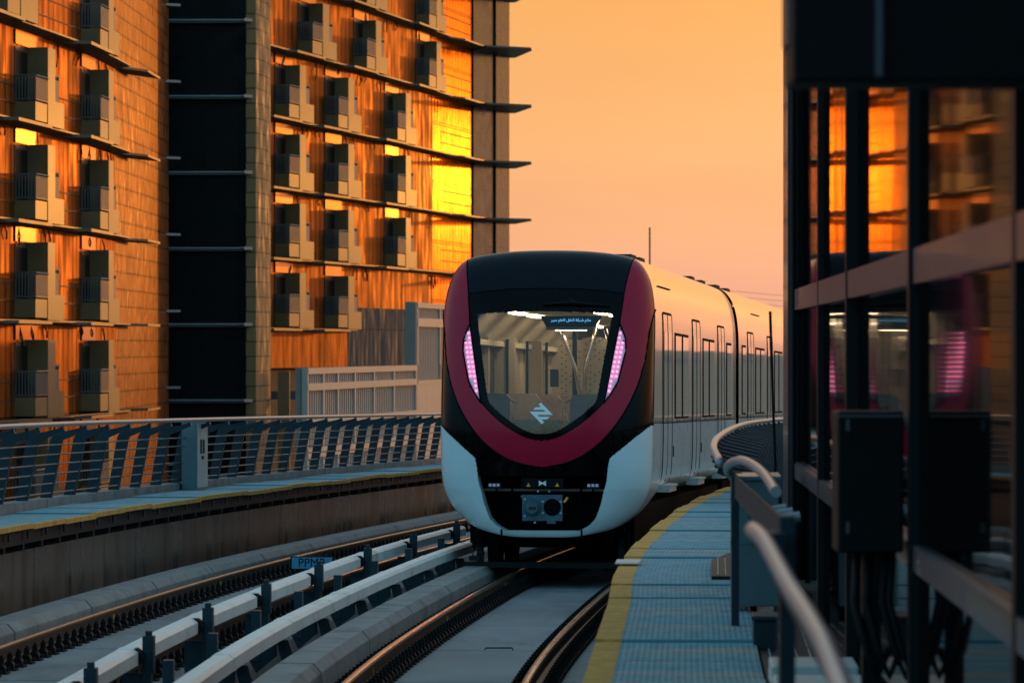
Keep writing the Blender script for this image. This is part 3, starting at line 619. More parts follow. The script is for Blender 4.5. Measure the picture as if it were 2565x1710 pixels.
# balcony prototype
def balcony_proto():
    mb = MB()
    mb.box((-.05, 2.0, 0), (.76, 3.25, 2.72)); mb.box((-.05, 3.25, 0), (.74, 4.9, .9)); mb.box((-.05, 0, .08), (.74, 2.0, .72))
    b = mb.build('balcony', M['finstone'], bevel=.0)
    mb = MB(); mb.prism([(0, -4.6), (1.0, -3.9), (1.0, 1.6), (0, 1.9)], -.14, -.03); kid(b, mb.build('canopy', M['ledge'], b))
    mb = MB()
    mb.tube([(.0, -.02, 1.62), (.76, -.02, 1.62), (.76, 2.0, 1.62)], .035, 6)
    mb.box((.0, -.03, .78), (.74, 0, .82)); mb.box((.73, 0, .78), (.76, 2, .82))
    for i in range(7): mb.box((.04+.11*i, -.03, .8), (.075+.11*i, 0, 1.6))
    for i in range(17): mb.box((.735, .02+.118*i, .8), (.76, .075+.118*i, 1.56))
    kid(b, mb.build('railing', M['railgrey'], b))
    mb = MB(); mb.box((0, .0, .7), (.04, 1.95, 2.62)); d = kid(b, mb.build('door', M['frame'], b))
    mb = MB(); mb.box((.04, .12, .75), (.055, .9, 2.5)); mb.box((.04, 1.0, .75), (.055, 1.85, 2.5)); kid(b, mb.build('door_glass', M['darkglass'], b))
    mb = MB(); mb.box((0, -.05, 2.72), (.06, 3.3, 3.22)); kid(b, mb.build('lintel_panel', M['gold'], b))
    mb = MB(); mb.box((.5, 3.3, .9), (.72, 4.05, 1.66)); mb.box((.48, 3.27, 1.78), (.74, 4.08, 1.84)); [mb.box((.5, a, 1.66), (.72, a+.05, 1.78)) for a in (3.27, 3.62, 4.03)]
    kid(b, mb.build('louvre_box', M['aclouvre'], b))
    return b
proto = None
def place_balcony(xf, F, D, k):
    global proto
    if proto is None: proto = balcony_proto(); proto.parent = BL; o = proto
    else: o = copy_tree(proto, BL)
    s = (xf(D+2)-xf(D-2)+0)/4; sec = (xf(D+3.2)-xf(D))/3.2
    o.location = Vector((xf(D), D, FL+FH*k))-binv; o.rotation_euler = (0, 0, -math.atan(sec))
    # cables under slabs
for k in range(-2, 4):
    for c, pxx in enumerate((36, 202)):
        if k == 3 and c == 0: continue
        place_balcony(XLf, FLf, px_to_D(XLf, pxx, 125, 168), k)
place_balcony(XLf, FLf, px_to_D(XLf, -35, 120, 168), 3)
for k in range(0, 7):
    cols = (688, 813, 963) if k <= 3 else (747, 885, 1043)
    for c, pxx in enumerate(cols):
        if k == 0 and c == 2: continue
        place_balcony(XR, FR, px_to_D(XR, pxx, 200, 256), k)
for k in range(-1, 6):
    for F, a, b_ in ((FLf, 138, 167), (FR, 206, 246)):
        for _ in range(8):
            D = random.uniform(a, b_); z = FL+FH*k-.2; ln = random.uniform(.3, .9); cv = random.uniform(-.5, .5)
            if (F is FR and k < 1) or (F is FLf and k > 3): continue
            mb = MB(); mb.tube([F(.04, D, z), F(.10, D+cv*.4, z-ln*.5), F(.06, D+cv, z-ln)], .03, 4); bp(mb, 'loose_cable', M['darksteel'])
# dark undercroft beam
mb = MB(); mb.box((-12.4, 205, CZ-2.5), (-8.5, 205.4, CZ-2.1)); bp(mb, 'undercroft_beam', M['frame'])
mb = MB(); mb.box((-10.9, 198.5, ZB), (-10.35, 199, CZ-1.1)); bp(mb, 'undercroft_column', M['finstone'])
# ------------------------------------------------------------------ podium screens
PD = empty('podium_screen', (-6, 165, ZB), label='pale pink podium wall with louvred screens in front of the apartment building', cat='building'); pinv = Vector(PD.location)
def pb(mb, nm, m): o = mb.build(nm, m, PD, loc=tuple(pinv)); o.location = (0, 0, 0); return o
PA, PB_, PE = (-7.36, 150.), (-4.05, 174.), (-2.75, 184.)
def Q(s, p, z):                              # s in metres along the wall from PA
    L1 = math.dist(PA, PE); t = s/L1; dx, dy = (PE[0]-PA[0])/L1, (PE[1]-PA[1])/L1
    return (PA[0]+dx*s+dy*p, PA[1]+dy*s-dx*p, z)
def s_at(pxx):
    lo, hi = 0, math.dist(PA, PE)*1.4; t = (pxx-1282.5)/10688
    for _ in range(50):
        m_ = (lo+hi)/2; q = Q(m_, 0, 0)
        if q[0]/q[1] < t: lo = m_
        else: hi = m_
    return (lo+hi)/2
sL, sT, sE = 0, s_at(1030), s_at(1135)
zt1, zt2 = CZ-.72, CZ+1.84
mb = MB(); mb.box((sL, -.12, ZB), (sT, 0, zt1), T=Q); mb.box((sT, -.12, ZB), (sE+6, 0, zt2), T=Q)
mb.box((sL-.05, -.25, ZB), (sL+.02, .2, zt1+.02), T=Q); mb.box((sT-.02, -.25, zt1), (sT+.06, .2, zt2+.02), T=Q)
pb(mb, 'wall', M['screengrey'])
def frame_row(edges, zs):
    for i in range(len(edges)-1):
        a, b_ = edges[i], edges[i+1]
        for (z0, z1) in zs:
            mb = MB()
            n = max(4, int((b_-a)/.42))
            for j in range(1, n): mb.box((a+(b_-a)*j/n-.06, .06, z0), (a+(b_-a)*j/n+.06, .13, z1), T=Q, m=1)
            r = max(3, int((z1-z0)/.085))
            for j in range(r): mb.box((a, .02, z0+(z1-z0)*(j+.25)/r), (b_, .06, z0+(z1-z0)*(j+.75)/r), T=Q)
            pb(mb, 'screen', [M['screengrey'], M['screenwhite']])
e1 = [s_at(x) for x in (757, 798, 834.6, 877.5, 925.7, 975.7, 1031)]
def bars(edges, bands, zlo, zhi):
    mb = MB()
    for x in edges: mb.box((x-.14, 0, zlo), (x+.14, .2, zhi), T=Q)
    for z0, z1 in bands: mb.box((edges[0]-.1, 0, z0), (edges[-1]+.1, .22, z1), T=Q)
    pb(mb, 'panel_frame', M['screenwhite'])
bars(e1, [(zt1-.22, zt1), (CZ-1.52, CZ-1.27), (CZ-2.75, CZ-2.55), (CZ-3.9, CZ-3.55)], ZB, zt1)
frame_row(e1, [(CZ-1.27, zt1-.22), (CZ-2.55, CZ-1.52), (CZ-3.55, CZ-2.75), (CZ-4.9, CZ-3.9)])
e2 = [s_at(x) for x in (1035, 1092, 1135)]+[sE+5]
bars(e2, [(zt2-.22, zt2), (CZ+.85, CZ+1.2), (CZ-1.5, CZ-1.35), (CZ-3.6, CZ-3.2)], zt1, zt2)
frame_row(e2, [(CZ+1.2, zt2-.22), (CZ-1.35, CZ+.85)]); 
mb = MB(); mb.box((sT, 0, ZB), (sE+5, .2, CZ-1.45), T=Q); pb(mb, 'lower_panel', M['screenwhite'])
# unseen blockers added beyond the right edge to shade tracks and train
def block(x0, x1, y0, y1, z1, label):
    e = empty('shade_block', ((x0+x1)/2, (y0+y1)/2, -11.9), label=label, cat='building')
    mb = MB(); mb.box((x0, y0, -11.9), (x1, y1, z1)); o = mb.build('wall', M['finstone'], e, loc=tuple(e.location)); o.location = (0, 0, 0)
    mb = MB(); [mb.box((x0-.05, y0-.05, z), (x1+.05, y1+.05, z+1.2)) for z in np.arange(-9, z1-1.5, 3.2)]; o = mb.build('window', M['darkglass'], e, loc=tuple(e.location)); o.location = (0, 0, 0)  # dark bands on the added blocker, no actual windows
tA = math.tan(R(SUN_AZ))
DB = 160
block(DB*tA-18.6, DB*tA+2, DB, DB+14, CZ+22, 'tall unseen block added outside the frame to shade the tracks')
block(DB*tA-28, DB*tA-18.6, DB, DB+14, CZ+5.5, 'low unseen block added outside the frame to shade the train side')
# ------------------------------------------------------------------ glass side building on the right
GW = empty('glazed_wall', (2, 20, .3), label='dark reflective glazed wall with grey frames filling the right side', cat='building'); ginv = Vector(GW.location)
GX0, GSL = 1.24, .027
def G(s, p, z):  # s = distance D along, p = towards the track
    n = math.hypot(1, GSL); return (GX0+GSL*s-p/n, s+p*GSL/n, z)
def gb(mb, nm, m, **k): o = mb.build(nm, m, GW, loc=tuple(ginv), **k); o.location = (0, 0, 0); return o
mb = MB(); mb.box((4, -3, -2), (33, -.12, CZ+4), T=G); gb(mb, 'core', M['darksteel'])
posts = [8.5, 13.4, 18.2, 23.6, 27.2, 31.5]
for i in range(len(posts)-1):
    a, b_ = posts[i]+.08, posts[i+1]-.08
    tw = [(0, 0), (.006, 0), (-.004, 0), (.003, 0), (0, 0)][i]
    for z0, z1 in ((CZ-3.0, CZ-.95), (CZ-.86, CZ+.27), (CZ+.43, CZ+3.6)):
        mb = MB(); mb.add([G(a, -.02-tw[0], z0), G(b_, -.02+tw[0]*3, z0), G(b_, -.02+tw[0]*3, z1), G(a, -.02-tw[0], z1)], [(0, 3, 2, 1)]); gb(mb, 'glass_pane', M['mirror'])
for i, s in enumerate(posts):
    mb = MB(); wd = .10 if i in (2, 4) else .06
    mb.box((s-.06, -.1, CZ-3), (s+.06, [.015, .028, .042, .032, .028, .02][i], CZ+3.8), T=G); gb(mb, 'mullion', M['blackframe'])
for z in (CZ-.95, CZ+.27):
    mb = MB(); mb.box((5, -.1, z), (31.5, .025, z+(.15 if z > CZ else .11)), T=G); gb(mb, 'transom', M['frame'])
mb = MB(); mb.box((31.5, -.25, CZ-3), (33.1, .03, CZ+4), T=G); gb(mb, 'corner_panel', M['frame'])
mb = MB(); [mb.tube([G(31.0+.5*k, .035, CZ-3), G(31.0+.5*k, .035, CZ+3.6)], .02, 8) for k in range(2)]; gb(mb, 'downpipe', M['darksteel'])
# black overhead box and equipment box
e = empty('overhead_box', (1.1, 12.1, CZ+.75), label='black overhead box across the top right corner', cat='box')
mb = MB(); mb.box((.79, 12, CZ+.745), (1.56, 12.35, CZ+1.9)); o = mb.build('housing', M['black'], e, loc=tuple(e.location), bevel=.01); o.location = (0, 0, 0)
mb = MB(); mb.box((1.02, 11.97, CZ+.76), (1.04, 12, CZ+1.9)); mb.box((.78, 12.1, CZ+.86), (.79, 12.3, CZ+1.9)); o = mb.build('trim', M['frame'], e, loc=tuple(e.location)); o.location = (0, 0, 0)
e = empty('equipment_box', (1.55, 18.6, .2), label='blurred black equipment box on a stand with cables before the glass', cat='box')
mb = MB(); mb.box((1.405, 18.4, CZ-.885), (1.69, 18.75, CZ-.275)); o = mb.build('case', M['black'], e, loc=tuple(e.location), bevel=.01); o.location = (0, 0, 0)
mb = MB(); [mb.box((1.44, 18.385, z), (1.455, 18.4, z+.05)) for z in (CZ-.8, CZ-.36)]; mb.box((1.405, 18.39, CZ-.30), (1.69, 18.4, CZ-.29)); o = mb.build('hinge', M['frame'], e, loc=tuple(e.location)); o.location = (0, 0, 0)
mb = MB(); mb.box((1.52, 18.5, .3), (1.60, 18.6, CZ-.88)); o = mb.build('stand', M['black'], e, loc=tuple(e.location)); o.location = (0, 0, 0)
for a in (1.50, 1.55, 1.62, 1.65):
    mb = MB(); mb.tube([(a, 18.5, CZ-.86), (a-.02, 18.45, CZ-1.1), (a+.03, 18.42, CZ-1.3), (a+.08, 18.42, CZ-1.42), (a+.13, 18.45, CZ-1.3)], .018, 8); o = mb.build('cable', M['black'], e, loc=tuple(e.location), smooth='all'); o.location = (0, 0, 0)
# far mast and power lines
mb = MB(); mb.tube([(345*900/10688, 900, -11.9), (345*900/10688, 900, CZ+25.3)], .2, 6); mb.build('radio_mast', M['darksteel'], label='thin distant mast rising behind the train roof', cat='mast')
mb = MB()
for q in range(3):
    pts = [(20+10*i, 900+30*i, CZ+14.5-q*1.3-.8*math.sin(math.pi*i/12)-.25*i) for i in range(13)]; mb.tube(pts, .04, 4)
mb.build('power_line', M['darksteel'], label='faint distant power lines above the last train car', cat='power line')
# ================================================================== TRAIN
TR = empty('metro_train', (.365, 53, ZT(54)), label='red and white two car metro train with a curved black windscreen', cat='train'); tinv = Vector(TR.location)
def carframe(x0, y0, hd, D0z):
    n = math.hypot(1, hd)
    def T(x, y, z): D = y0+(y-x*hd)/n; return (x0+(x+y*hd)/n, D, z+ZT(D0z)-.0124*(y/n))
    return T
T1 = carframe(.365, 53.0, .121, 53.8)
def tb(mb, nm, m, parent=None, **k):
    o = mb.build(nm, m, parent or TR, loc=tuple(tinv), **k); o.location = (0, 0, 0); return o
def interp(tab):
    xs = [a for a, _ in tab]; ys = [b for _, b in tab]
    return lambda z: float(np.interp(z, xs, ys))
OUTL = [(0,.455),(.35,.46),(.62,.50),(.86,.56),(1.05,.68),(1.2,.84),(1.30,1.06),(1.335,1.35),(1.345,1.9),(1.345,2.6),(1.345,3.05),(1.335,3.3),(1.295,3.58),(1.22,3.78),(1.10,3.92),(.92,3.99),(.5,4.045),(0,4.06)]
def resample(pts, n):
    p = np.array(pts); q = []
    for i in range(len(p)-1):
        p0 = p[max(i-1, 0)]; p1 = p[i]; p2 = p[i+1]; p3 = p[min(i+2, len(p)-1)]
        if i == 0: p0 = np.array([-p2[0], p2[1]])
        if i == len(p)-2: p3 = np.array([-p1[0], p1[1]])
        for k in range(12):
            t = k/12; q.append(.5*((2*p1)+(-p0+p2)*t+(2*p0-5*p1+4*p2-p3)*t*t+(-p0+3*p1-3*p2+p3)*t**3))
    q.append(p[-1]); q = np.array(q); d = np.r_[0, np.cumsum(np.linalg.norm(np.diff(q, axis=0), axis=1))]
    s = np.linspace(0, d[-1], n); return np.c_[np.interp(s, d, q[:, 0]), np.interp(s, d, q[:, 1])]
half = resample(OUTL, 240)
ring = np.r_[half, np.c_[-half[-2:0:-1, 0], half[-2:0:-1, 1]]]       # closed loop
CC = np.array([0, 2.0])
def depth(x, z, r):
    A = .48*(max(0, z-1.75)/2.3)**1.45 + .12*max(0, 1.05-z)
    t = min(1, max(0, (1.35-z)/.7)); t = t*t*(3-2*t); u = min(1, max(0, (abs(x)-.45)/.75)); u = u*u*(3-2*u)
    return A + .66*(1-.85*t*(1-u))*(1-(max(0, 1-min(r, 1)**2.5))**(1/2.5))
NR, NA = 190, len(ring)
rs = np.sin(np.linspace(0, 1, NR)*math.pi/2)
gx = np.zeros((NR, NA)); gz = np.zeros((NR, NA)); gd = np.zeros((NR, NA))
for i, r in enumerate(rs):
    for j in range(NA):
        x = CC[0]+(ring[j, 0]-CC[0])*r; z = CC[1]+(ring[j, 1]-CC[1])*r
        gx[i, j] = x; gz[i, j] = z; gd[i, j] = depth(x, z, r)
hw_in = interp([(1.66,-.01),(1.664,.05),(1.672,.105),(1.69,.165),(1.715,.23),(1.745,.29),(1.785,.36),(1.83,.43),(1.88,.50),(1.94,.575),(2.0,.64),(2.06,.70),(2.11,.745),(2.15,.778),(3.12,.943),(3.56,.99),(3.97,1.06),(4.2,1.08)])
hw_red = interp([(1.335,-.01),(1.337,.06),(1.345,.13),(1.357,.20),(1.374,.27),(1.395,.335),(1.42,.40),(1.456,.475),(1.50,.55),(1.545,.615),(1.59,.67),(1.64,.73),(1.70,.79),(1.77,.85),(1.84,.905),(1.905,.95),(2.0,1.01),(2.14,1.085),(2.28,1.145),(2.43,1.195),(2.66,1.25),(3.0,1.29),(3.3,1.34),(3.35,2)])
hw_g = interp([(1.742,-.01),(1.747,.06),(1.757,.12),(1.775,.18),(1.80,.235),(1.85,.32),(1.90,.395),(1.96,.475),(2.03,.56),(2.09,.625),(2.13,.66),(2.17,.678),(2.2,.685),(2.31,.705),(2.98,.81),(3.23,.85)])
hw_h = interp([(2.12,.767),(2.25,.86),(2.40,.94),(2.78,1.025),(2.92,1.02),(3.0,.995),(3.12,.943)])
hw_f = interp([(.54,.46),(.575,.53),(.62,.60),(.70,.67),(.85,.725),(1.15,.80),(1.38,.83),(1.44,.85),(1.47,.88)])
def region(x, z):
    ax = abs(x)
    if z < 1.85:
        if z < .54: return 'fair'
        if z < 1.47:
            if z > 1.335 and ax < hw_red(z): return 'red'
            return 'fair' if ax > hw_f(z) else ('hole' if z < 1.22 else 'mask')
        if ax > .88+(z-1.47)/.38*.45: return 'fair'
    if z > 1.66 and ax < hw_in(z):
        if z < 3.22-.02*ax**2*0 and ax < hw_g(z) and z < 3.235+.035*(1-(ax/.9)**2): return 'glass'
        if ax < hw_g(z)+.0 and z < 3.235+.035*(1-(ax/.9)**2): return 'glass'
        zc = 3.49+.07*(1-(ax/.97)**2)
        if z > zc+.012: return 'cap'
        if z > zc: return 'seam'
        return 'screen'
    if 2.12 < z < 3.12 and ax < hw_h(z): return 'lampL' if x < 0 else 'lampR'
    if z > 1.335 and ax < hw_red(z): return 'red'
    return 'mask'
def nose_pt(i, j, dd=0): return T1(gx[i, j], gd[i, j]+dd, gz[i, j])
regs = {}
for i in range(NR-1):
    for j in range(NA):
        k = (j+1) % NA
        xm = (gx[i, j]+gx[i+1, k])/2; zm = (gz[i, j]+gz[i+1, k])/2
        if i > 0: xm = (gx[i, j]+gx[i+1, j]+gx[i, k]+gx[i+1, k])/4; zm = (gz[i, j]+gz[i+1, j]+gz[i, k]+gz[i+1, k])/4
        regs.setdefault(region(xm, zm), []).append((i, j))
def reg_mesh(key, name, m, dd=0, **kw):
    if key not in regs: return None
    mb = MB(); idx = {}
    def gi(i, j):
        if i == 0: j = 0
        if (i, j) not in idx: idx[(i, j)] = len(mb.v); mb.v.append(nose_pt(i, j, dd))
        return idx[(i, j)]
    for i, j in regs[key]:
        k = (j+1) % NA
        f = [gi(i, j), gi(i, k), gi(i+1, k), gi(i+1, j)]
        if i == 0: f = [f[0], f[2], f[3]]
        mb.f.append(f); mb.uv.append(None); mb.m.append(0)
    return tb(mb, name, m, smooth='all', **kw)
reg_mesh('cap', 'roof_cap', M['navy']); reg_mesh('seam', 'seam', M['cavity'], .01)
ws = reg_mesh('screen', 'windscreen_surround', M['gloss'])
reg_mesh('glass', 'windscreen', M['glass']); reg_mesh('red', 'nose_ring', M['red'], -.012)
reg_mesh('mask', 'lower_mask', M['gloss'], .02)
fair = reg_mesh('fair', 'bumper_fairing', M['white'], -.01)
lamps = [reg_mesh('lampL', 'headlight', M['lens'], .006), reg_mesh('lampR', 'headlight', M['lens'], .006)]
# point on the nose surface for an (x, z)
def surf(x, z, dd=0):
    dx, dz = x-CC[0], z-CC[1]; a = np.arctan2(ring[:, 1]-CC[1], ring[:, 0]); t = math.atan2(dz, dx)
    j = int(np.argmin(np.abs(np.angle(np.exp(1j*(a-t)))))); r = math.hypot(dx, dz)/max(1e-6, np.linalg.norm(ring[j]-CC))
    return T1(x, depth(x, z, r)+dd, z)
def strip(pts, d0, d1, mb):
    for a, b in zip(pts[:-1], pts[1:]):
        mb.add([surf(*a, d0), surf(*b, d0), surf(*b, d1), surf(*a, d1)], [(0, 1, 2, 3)])
for sx, lamp in ((-1, lamps[0]), (1, lamps[1])):
    # led dots in two slanting columns
    for q in range(13):
        t = q/12; z = 3.0-t*.72; mb = MB()
        zz = z; xi = hw_in(zz)+.032
        cols_ = [xi] if q < 2 or q > 9 else [xi, xi+.052]
        for x in cols_:
            mb = MB(); c = surf(sx*x, zz, -.012)
            mb.box((c[0]-.011, c[1]-.008, c[2]-.011), (c[0]+.011, c[1], c[2]+.011))
            o = mb.build('led', M['led'], lamp, loc=tuple(tinv)); o.location = (0, 0, 0)
    mb = MB()
    for zz, off in ((3.05, .03), (2.9, .09), (2.33, .11), (2.2, .035)):
        c = surf(sx*(hw_in(zz)+off), zz, -.01); mb.box((c[0]-.011, c[1]-.006, c[2]-.011), (c[0]+.011, c[1], c[2]+.011))
    o = mb.build('bolt', M['darksteel'], lamp, loc=tuple(tinv)); o.location = (0, 0, 0)
    # black gasket round the lamp
    zs = np.linspace(2.12, 3.12, 26); mb = MB()
    mb.tube([surf(sx*hw_h(z), z, -.005) for z in zs], .012, 6); o = mb.build('gasket', M['cavity'], lamp, loc=tuple(tinv)); o.location = (0, 0, 0)
mb = MB(); zs = np.linspace(1.665, 3.95, 80); mb.tube([surf(hw_in(z), z, -.006) for z in zs], .009, 6); mb.tube([surf(-hw_in(z), z, -.006) for z in zs], .009, 6)
zs = np.linspace(1.34, 3.3, 70)
for s in (1, -1): mb.tube([surf(s*hw_red(z), z, -.004) for z in zs], .014, 6)
tb(mb, 'seal', M['cavity'], smooth='all')
# recess walls + cavity
zs = list(np.linspace(.54, 1.46, 24)); mb = MB()
for s in (1, -1): strip([(s*hw_f(z), z) for z in zs], -.01, .30, mb)
strip([(x, .54) for x in np.linspace(-.46, .46, 12)], -.01, .25, mb)
o = mb.build('recess_edge', M['white'], fair, loc=tuple(tinv)); o.location = (0, 0, 0)
mb = MB()
for s in (-1, 1): mb.box((s*.50-.008, -.03, .44), (s*.50+.008, .06, .56), T=T1)
o = mb.build('joint', M['cavity'], fair, loc=tuple(tinv)); o.location = (0, 0, 0)
mb = MB(); mb.box((-.92, .75, .55), (.92, .8, 1.4), T=T1); mb.box((-.95, .3, 1.24), (.95, .8, 1.3), T=T1); mb.box((-.92, .6, .62), (-.88, .8, 1.4), T=T1); mb.box((.88, .6, .62), (.92, .8, 1.4), T=T1)
mb.box((-.5, .3, .5), (.5, .8, .53), T=T1)
for x in (-.62, -.42, .45, .6): mb.tube([T1(x, .55, 1.2), T1(x-.02, .5, .85), T1(x+.05, .5, .72), T1(x+.1, .55, .85)], .014, 6)
tb(mb, 'coupler_bay', M['cavity'])
# coupler
cp = empty('coupler', (0, 0, 0), parent=TR)
def cb(mb, nm, m, par=None, **k): o = mb.build(nm, m, par or cp, loc=tuple(tinv), **k); o.location = (0, 0, 0); return o
y0 = .16
mb = MB(); mb.prism([(-.26, .66), (-.26, .93), (-.285, .97), (-.26, .985), (.245, .985), (.245, .66), (.16, .66), (.16, .625), (.05, .625), (.05, .66)], y0, y0+.05, ax=1, T=T1)
mb.tube([T1(-.005, .2, .83), T1(-.005, .75, .83)], .14, 14); face = cb(mb, 'coupler_plate', M['coupler'], bevel=.004)
def disc(cx, cz, r, ya, yb, mb, n=28, r2=None):
    mb.add([T1(cx+r*math.cos(2*math.pi*i/n), ya, cz+r*math.sin(2*math.pi*i/n)) for i in range(n)]+[T1(cx+(r2 or r)*math.cos(2*math.pi*i/n), yb, cz+(r2 or r)*math.sin(2*math.pi*i/n)) for i in range(n)],
           [list(range(n))]+[(i, (i+1) % n, n+(i+1) % n, n+i) for i in range(n)])
mb = MB(); disc(-.125, .83, .075, y0-.13, y0+.01, mb, r2=.115); o = cb(mb, 'coupler_cone', M['coupler'], smooth=True)
mb = MB(); disc(.118, .83, .108, y0-.004, y0+.01, mb); cb(mb, 'coupler_socket', M['cavity'])
mb = MB(); mb.box((-.16, y0-.14, .805), (-.07, y0-.12, .84), T=T1); cb(mb, 'coupler_hook', M['railside'])
mb = MB()
for x, z in ((-.225, .93), (-.225, .72), (0, .90), (0, .76), (.225, .9), (.225, .76), (-.06, 1.03), (.08, 1.03), (-.1, .64)): disc(x, z, .014, y0-.012, y0, mb, 10)
cb(mb, 'bolt', M['lightgrey'])
mb = MB(); mb.box((-.24, .12, 1.08), (.24, .3, 1.19), T=T1); mb.box((-.26, .1, 1.06), (-.24, .3, 1.2), T=T1); mb.box((.24, .1, 1.06), (.26, .3, 1.2), T=T1)
cov = cb(mb, 'coupler_cover', M['navy'])
mb = MB(); mb.add([T1(x, .112, z) for x, z in ((-.045, 1.165), (0, 1.138), (.045, 1.165), (.045, 1.095), (0, 1.122), (-.045, 1.095))], [(0, 1, 2, 3, 4, 5)])
cb(mb, 'bow_emblem', M['logo'], cov)
mb = MB()
for s in (-.175, .185): mb.add([T1(s-.026, .112, 1.088), T1(s+.026, .112, 1.088), T1(s, .112, 1.138)], [(0, 1, 2)])
cb(mb, 'warning_mark', M['warn'], cov)
mb = MB(); mb.prism([(.255, .90), (.28, .885), (.325, .945), (.30, .965)], .14, .15, ax=1, T=T1); cb(mb, 'orange_tag', M['warn'])
for s in (-1, 1):
    mb = MB(); mb.box((s*.62-.085, .25, 1.06), (s*.62+.085, .3, 1.13), T=T1); c = tb(mb, 'marker_light', M['darksteel'])
    mb = MB(); [mb.box((s*.62-.07+.05*k, .24, 1.085), (s*.62-.035+.05*k, .25, 1.12), T=T1) for k in range(3)]; o = mb.build('lens', M['lens'], c, loc=tuple(tinv)); o.location = (0, 0, 0)
# logo on the windscreen, a mesh decal following the glass
LG = [[(285, 660), (890, 660), (840, 590), (410, 590), (510, 490), (715, 485), (625, 385), (712, 300), (1185, 785), (585, 785), (650, 855), (1065, 860), (965, 960), (755, 965), (850, 1065), (765, 1150)]]
from mathutils.geometry import tessellate_polygon
mb = MB()
def lgp(a, b): x = (1310+a/15.68-1357)/197.9; z = (1428-(990+b/15.68))/197.9+.02; return surf(x-.002, z, -.012)
pl = LG[0]; tris = tessellate_polygon([[Vector((p[0], p[1], 0)) for p in pl]]); mb.add([lgp(*p) for p in pl], [tuple(t) for t in tris]); tb(mb, 'logo', M['logo'])
# wiper
mb = MB(); mb.tube([surf(-.02, 3.36, -.03), surf(.35, 3.38, -.035), surf(.82, 3.34, -.03)], [.012, .026, .008], 6); mb.tube([surf(.3, 3.42, -.03), surf(.45, 3.36, -.04)], .02, 6); tb(mb, 'wiper', M['black'], smooth='all')
# ---- body shells
def body(T, y0, y1, name, nose, parent=TR):
    secs = []
    ys = ([None, 1.3, 1.8, 2.3, 2.9, 3.6] if nose else [y0, y0+.06]) + list(np.linspace(4.4 if nose else y0+.6, y1-.1, 12)) + [y1]
    for y in ys:
        pts = []
        for j in range(NA):
            x, z = ring[j]
            if y is None: pts.append((x, gd[-1, j]-.002, z)); continue
            wgt = 1.0 if not nose else min(1, max(0, (y-1.1)/2.0)); wgt = wgt*wgt*(3-2*wgt)
            zb_ = .84
            if z < zb_+.3: z2 = zb_+.3-(zb_+.3-z)*(.3/(zb_+.3-.455)); z = z+(z2-z)*wgt
            e_ = 1-.02*max(0, 1-(y1-y)/.15) if not nose or y > 3 else 1
            pts.append((x*e_, y, z))
        secs.append([T(*p) for p in pts])
    lo = MB(); up = MB(); zl = 1.86
    for i in range(len(secs)-1):
        for j in range(NA):
            k = (j+1) % NA; zm = (ring[j, 1]+ring[k, 1])/2
            tgt = lo if zm < zl else up
            tgt.add([secs[i][j], secs[i][k], secs[i+1][k], secs[i+1][j]], [(0, 1, 2, 3)])
    for tgt in (lo, up):   # merge
        idx = {}; nv = []; mp = []
        for v in tgt.v:
            key = tuple(round(c, 4) for c in v)
            if key not in idx: idx[key] = len(nv); nv.append(v)
            mp.append(idx[key])
        tgt.v = nv; tgt.f = [[mp[i] for i in f] for f in tgt.f]
    tb(lo, 'lower_body', M['white'], smooth='all'); tb(up, 'upper_body', M['silver'], smooth='all')
body(T1, 0, 16.0, 'car', True)
q2 = T1(0, 16.45, 0)
T2 = carframe(q2[0], q2[1], .128, q2[1])
body(T2, 0, 16.5, 'car', False)
# gangway between the cars
mb = MB(); sc_ = .965
vsA = [T1(ring[j, 0]*sc_, 15.9, 2.25+(max(ring[j, 1], .9)-2.25)*sc_) for j in range(0, NA, 4)]; vsB = [T2(ring[j, 0]*sc_, .2, 2.25+(max(ring[j, 1], .9)-2.25)*sc_) for j in range(0, NA, 4)]
n = len(vsA); mb.add(vsA+vsB, [(i, (i+1) % n, n+(i+1) % n, n+i) for i in range(n)]); tb(mb, 'gangway', M['black'])
mb = MB(); mb.add([T2(ring[j, 0]*.985, 0.0, 2.25+(max(ring[j, 1], .86)-2.25)*.985) for j in range(0, NA, 4)], [list(range(n))]); mb.add([T2(ring[j, 0]*.98, 16.5, 2.25+(max(ring[j, 1], .86)-2.25)*.98) for j in range(0, NA, 4)], [list(range(n))]); tb(mb, 'end_wall', M['gloss'])
# doors and windows along the right and left sides
XS = 1.345
def side_box(mb, T, s, ya, yb, za, zb_, x0, x1): mb.box((min(s*x0, s*x1), ya, za), (max(s*x0, s*x1), yb, zb_), T=T)
_oz = [p[1] for p in half]; _ox = [p[0] for p in half]
def side_patch(mb, T, s, ya, yb, za, zb_, off, th=.02):
    zs = np.linspace(za, zb_, max(2, int((zb_-za)/.12)+2)); xs = []
    for z in zs:
        zz = z
        if z < 1.14: zz = 1.14-(1.14-z)*(1.14-.455)/.3
        xs.append(float(np.interp(zz, _oz, _ox))+off)
    n = len(zs)
    vs = [T(s*x, ya, z) for x, z in zip(xs, zs)]+[T(s*x, yb, z) for x, z in zip(xs, zs)]+[T(s*(x-th), ya, z) for x, z in zip(xs, zs)]+[T(s*(x-th), yb, z) for x, z in zip(xs, zs)]
    fs = []
    for i in range(n-1): fs += [(i, n+i, n+i+1, i+1), (i, i+1, 2*n+i+1, 2*n+i), (n+i+1, n+i, 3*n+i, 3*n+i+1)]
    fs += [(0, 2*n, 3*n, n), (n-1, 2*n-1, 4*n-1, 3*n-1)]
    if s < 0: fs = [f[::-1] for f in fs]
    mb.add(vs, fs)
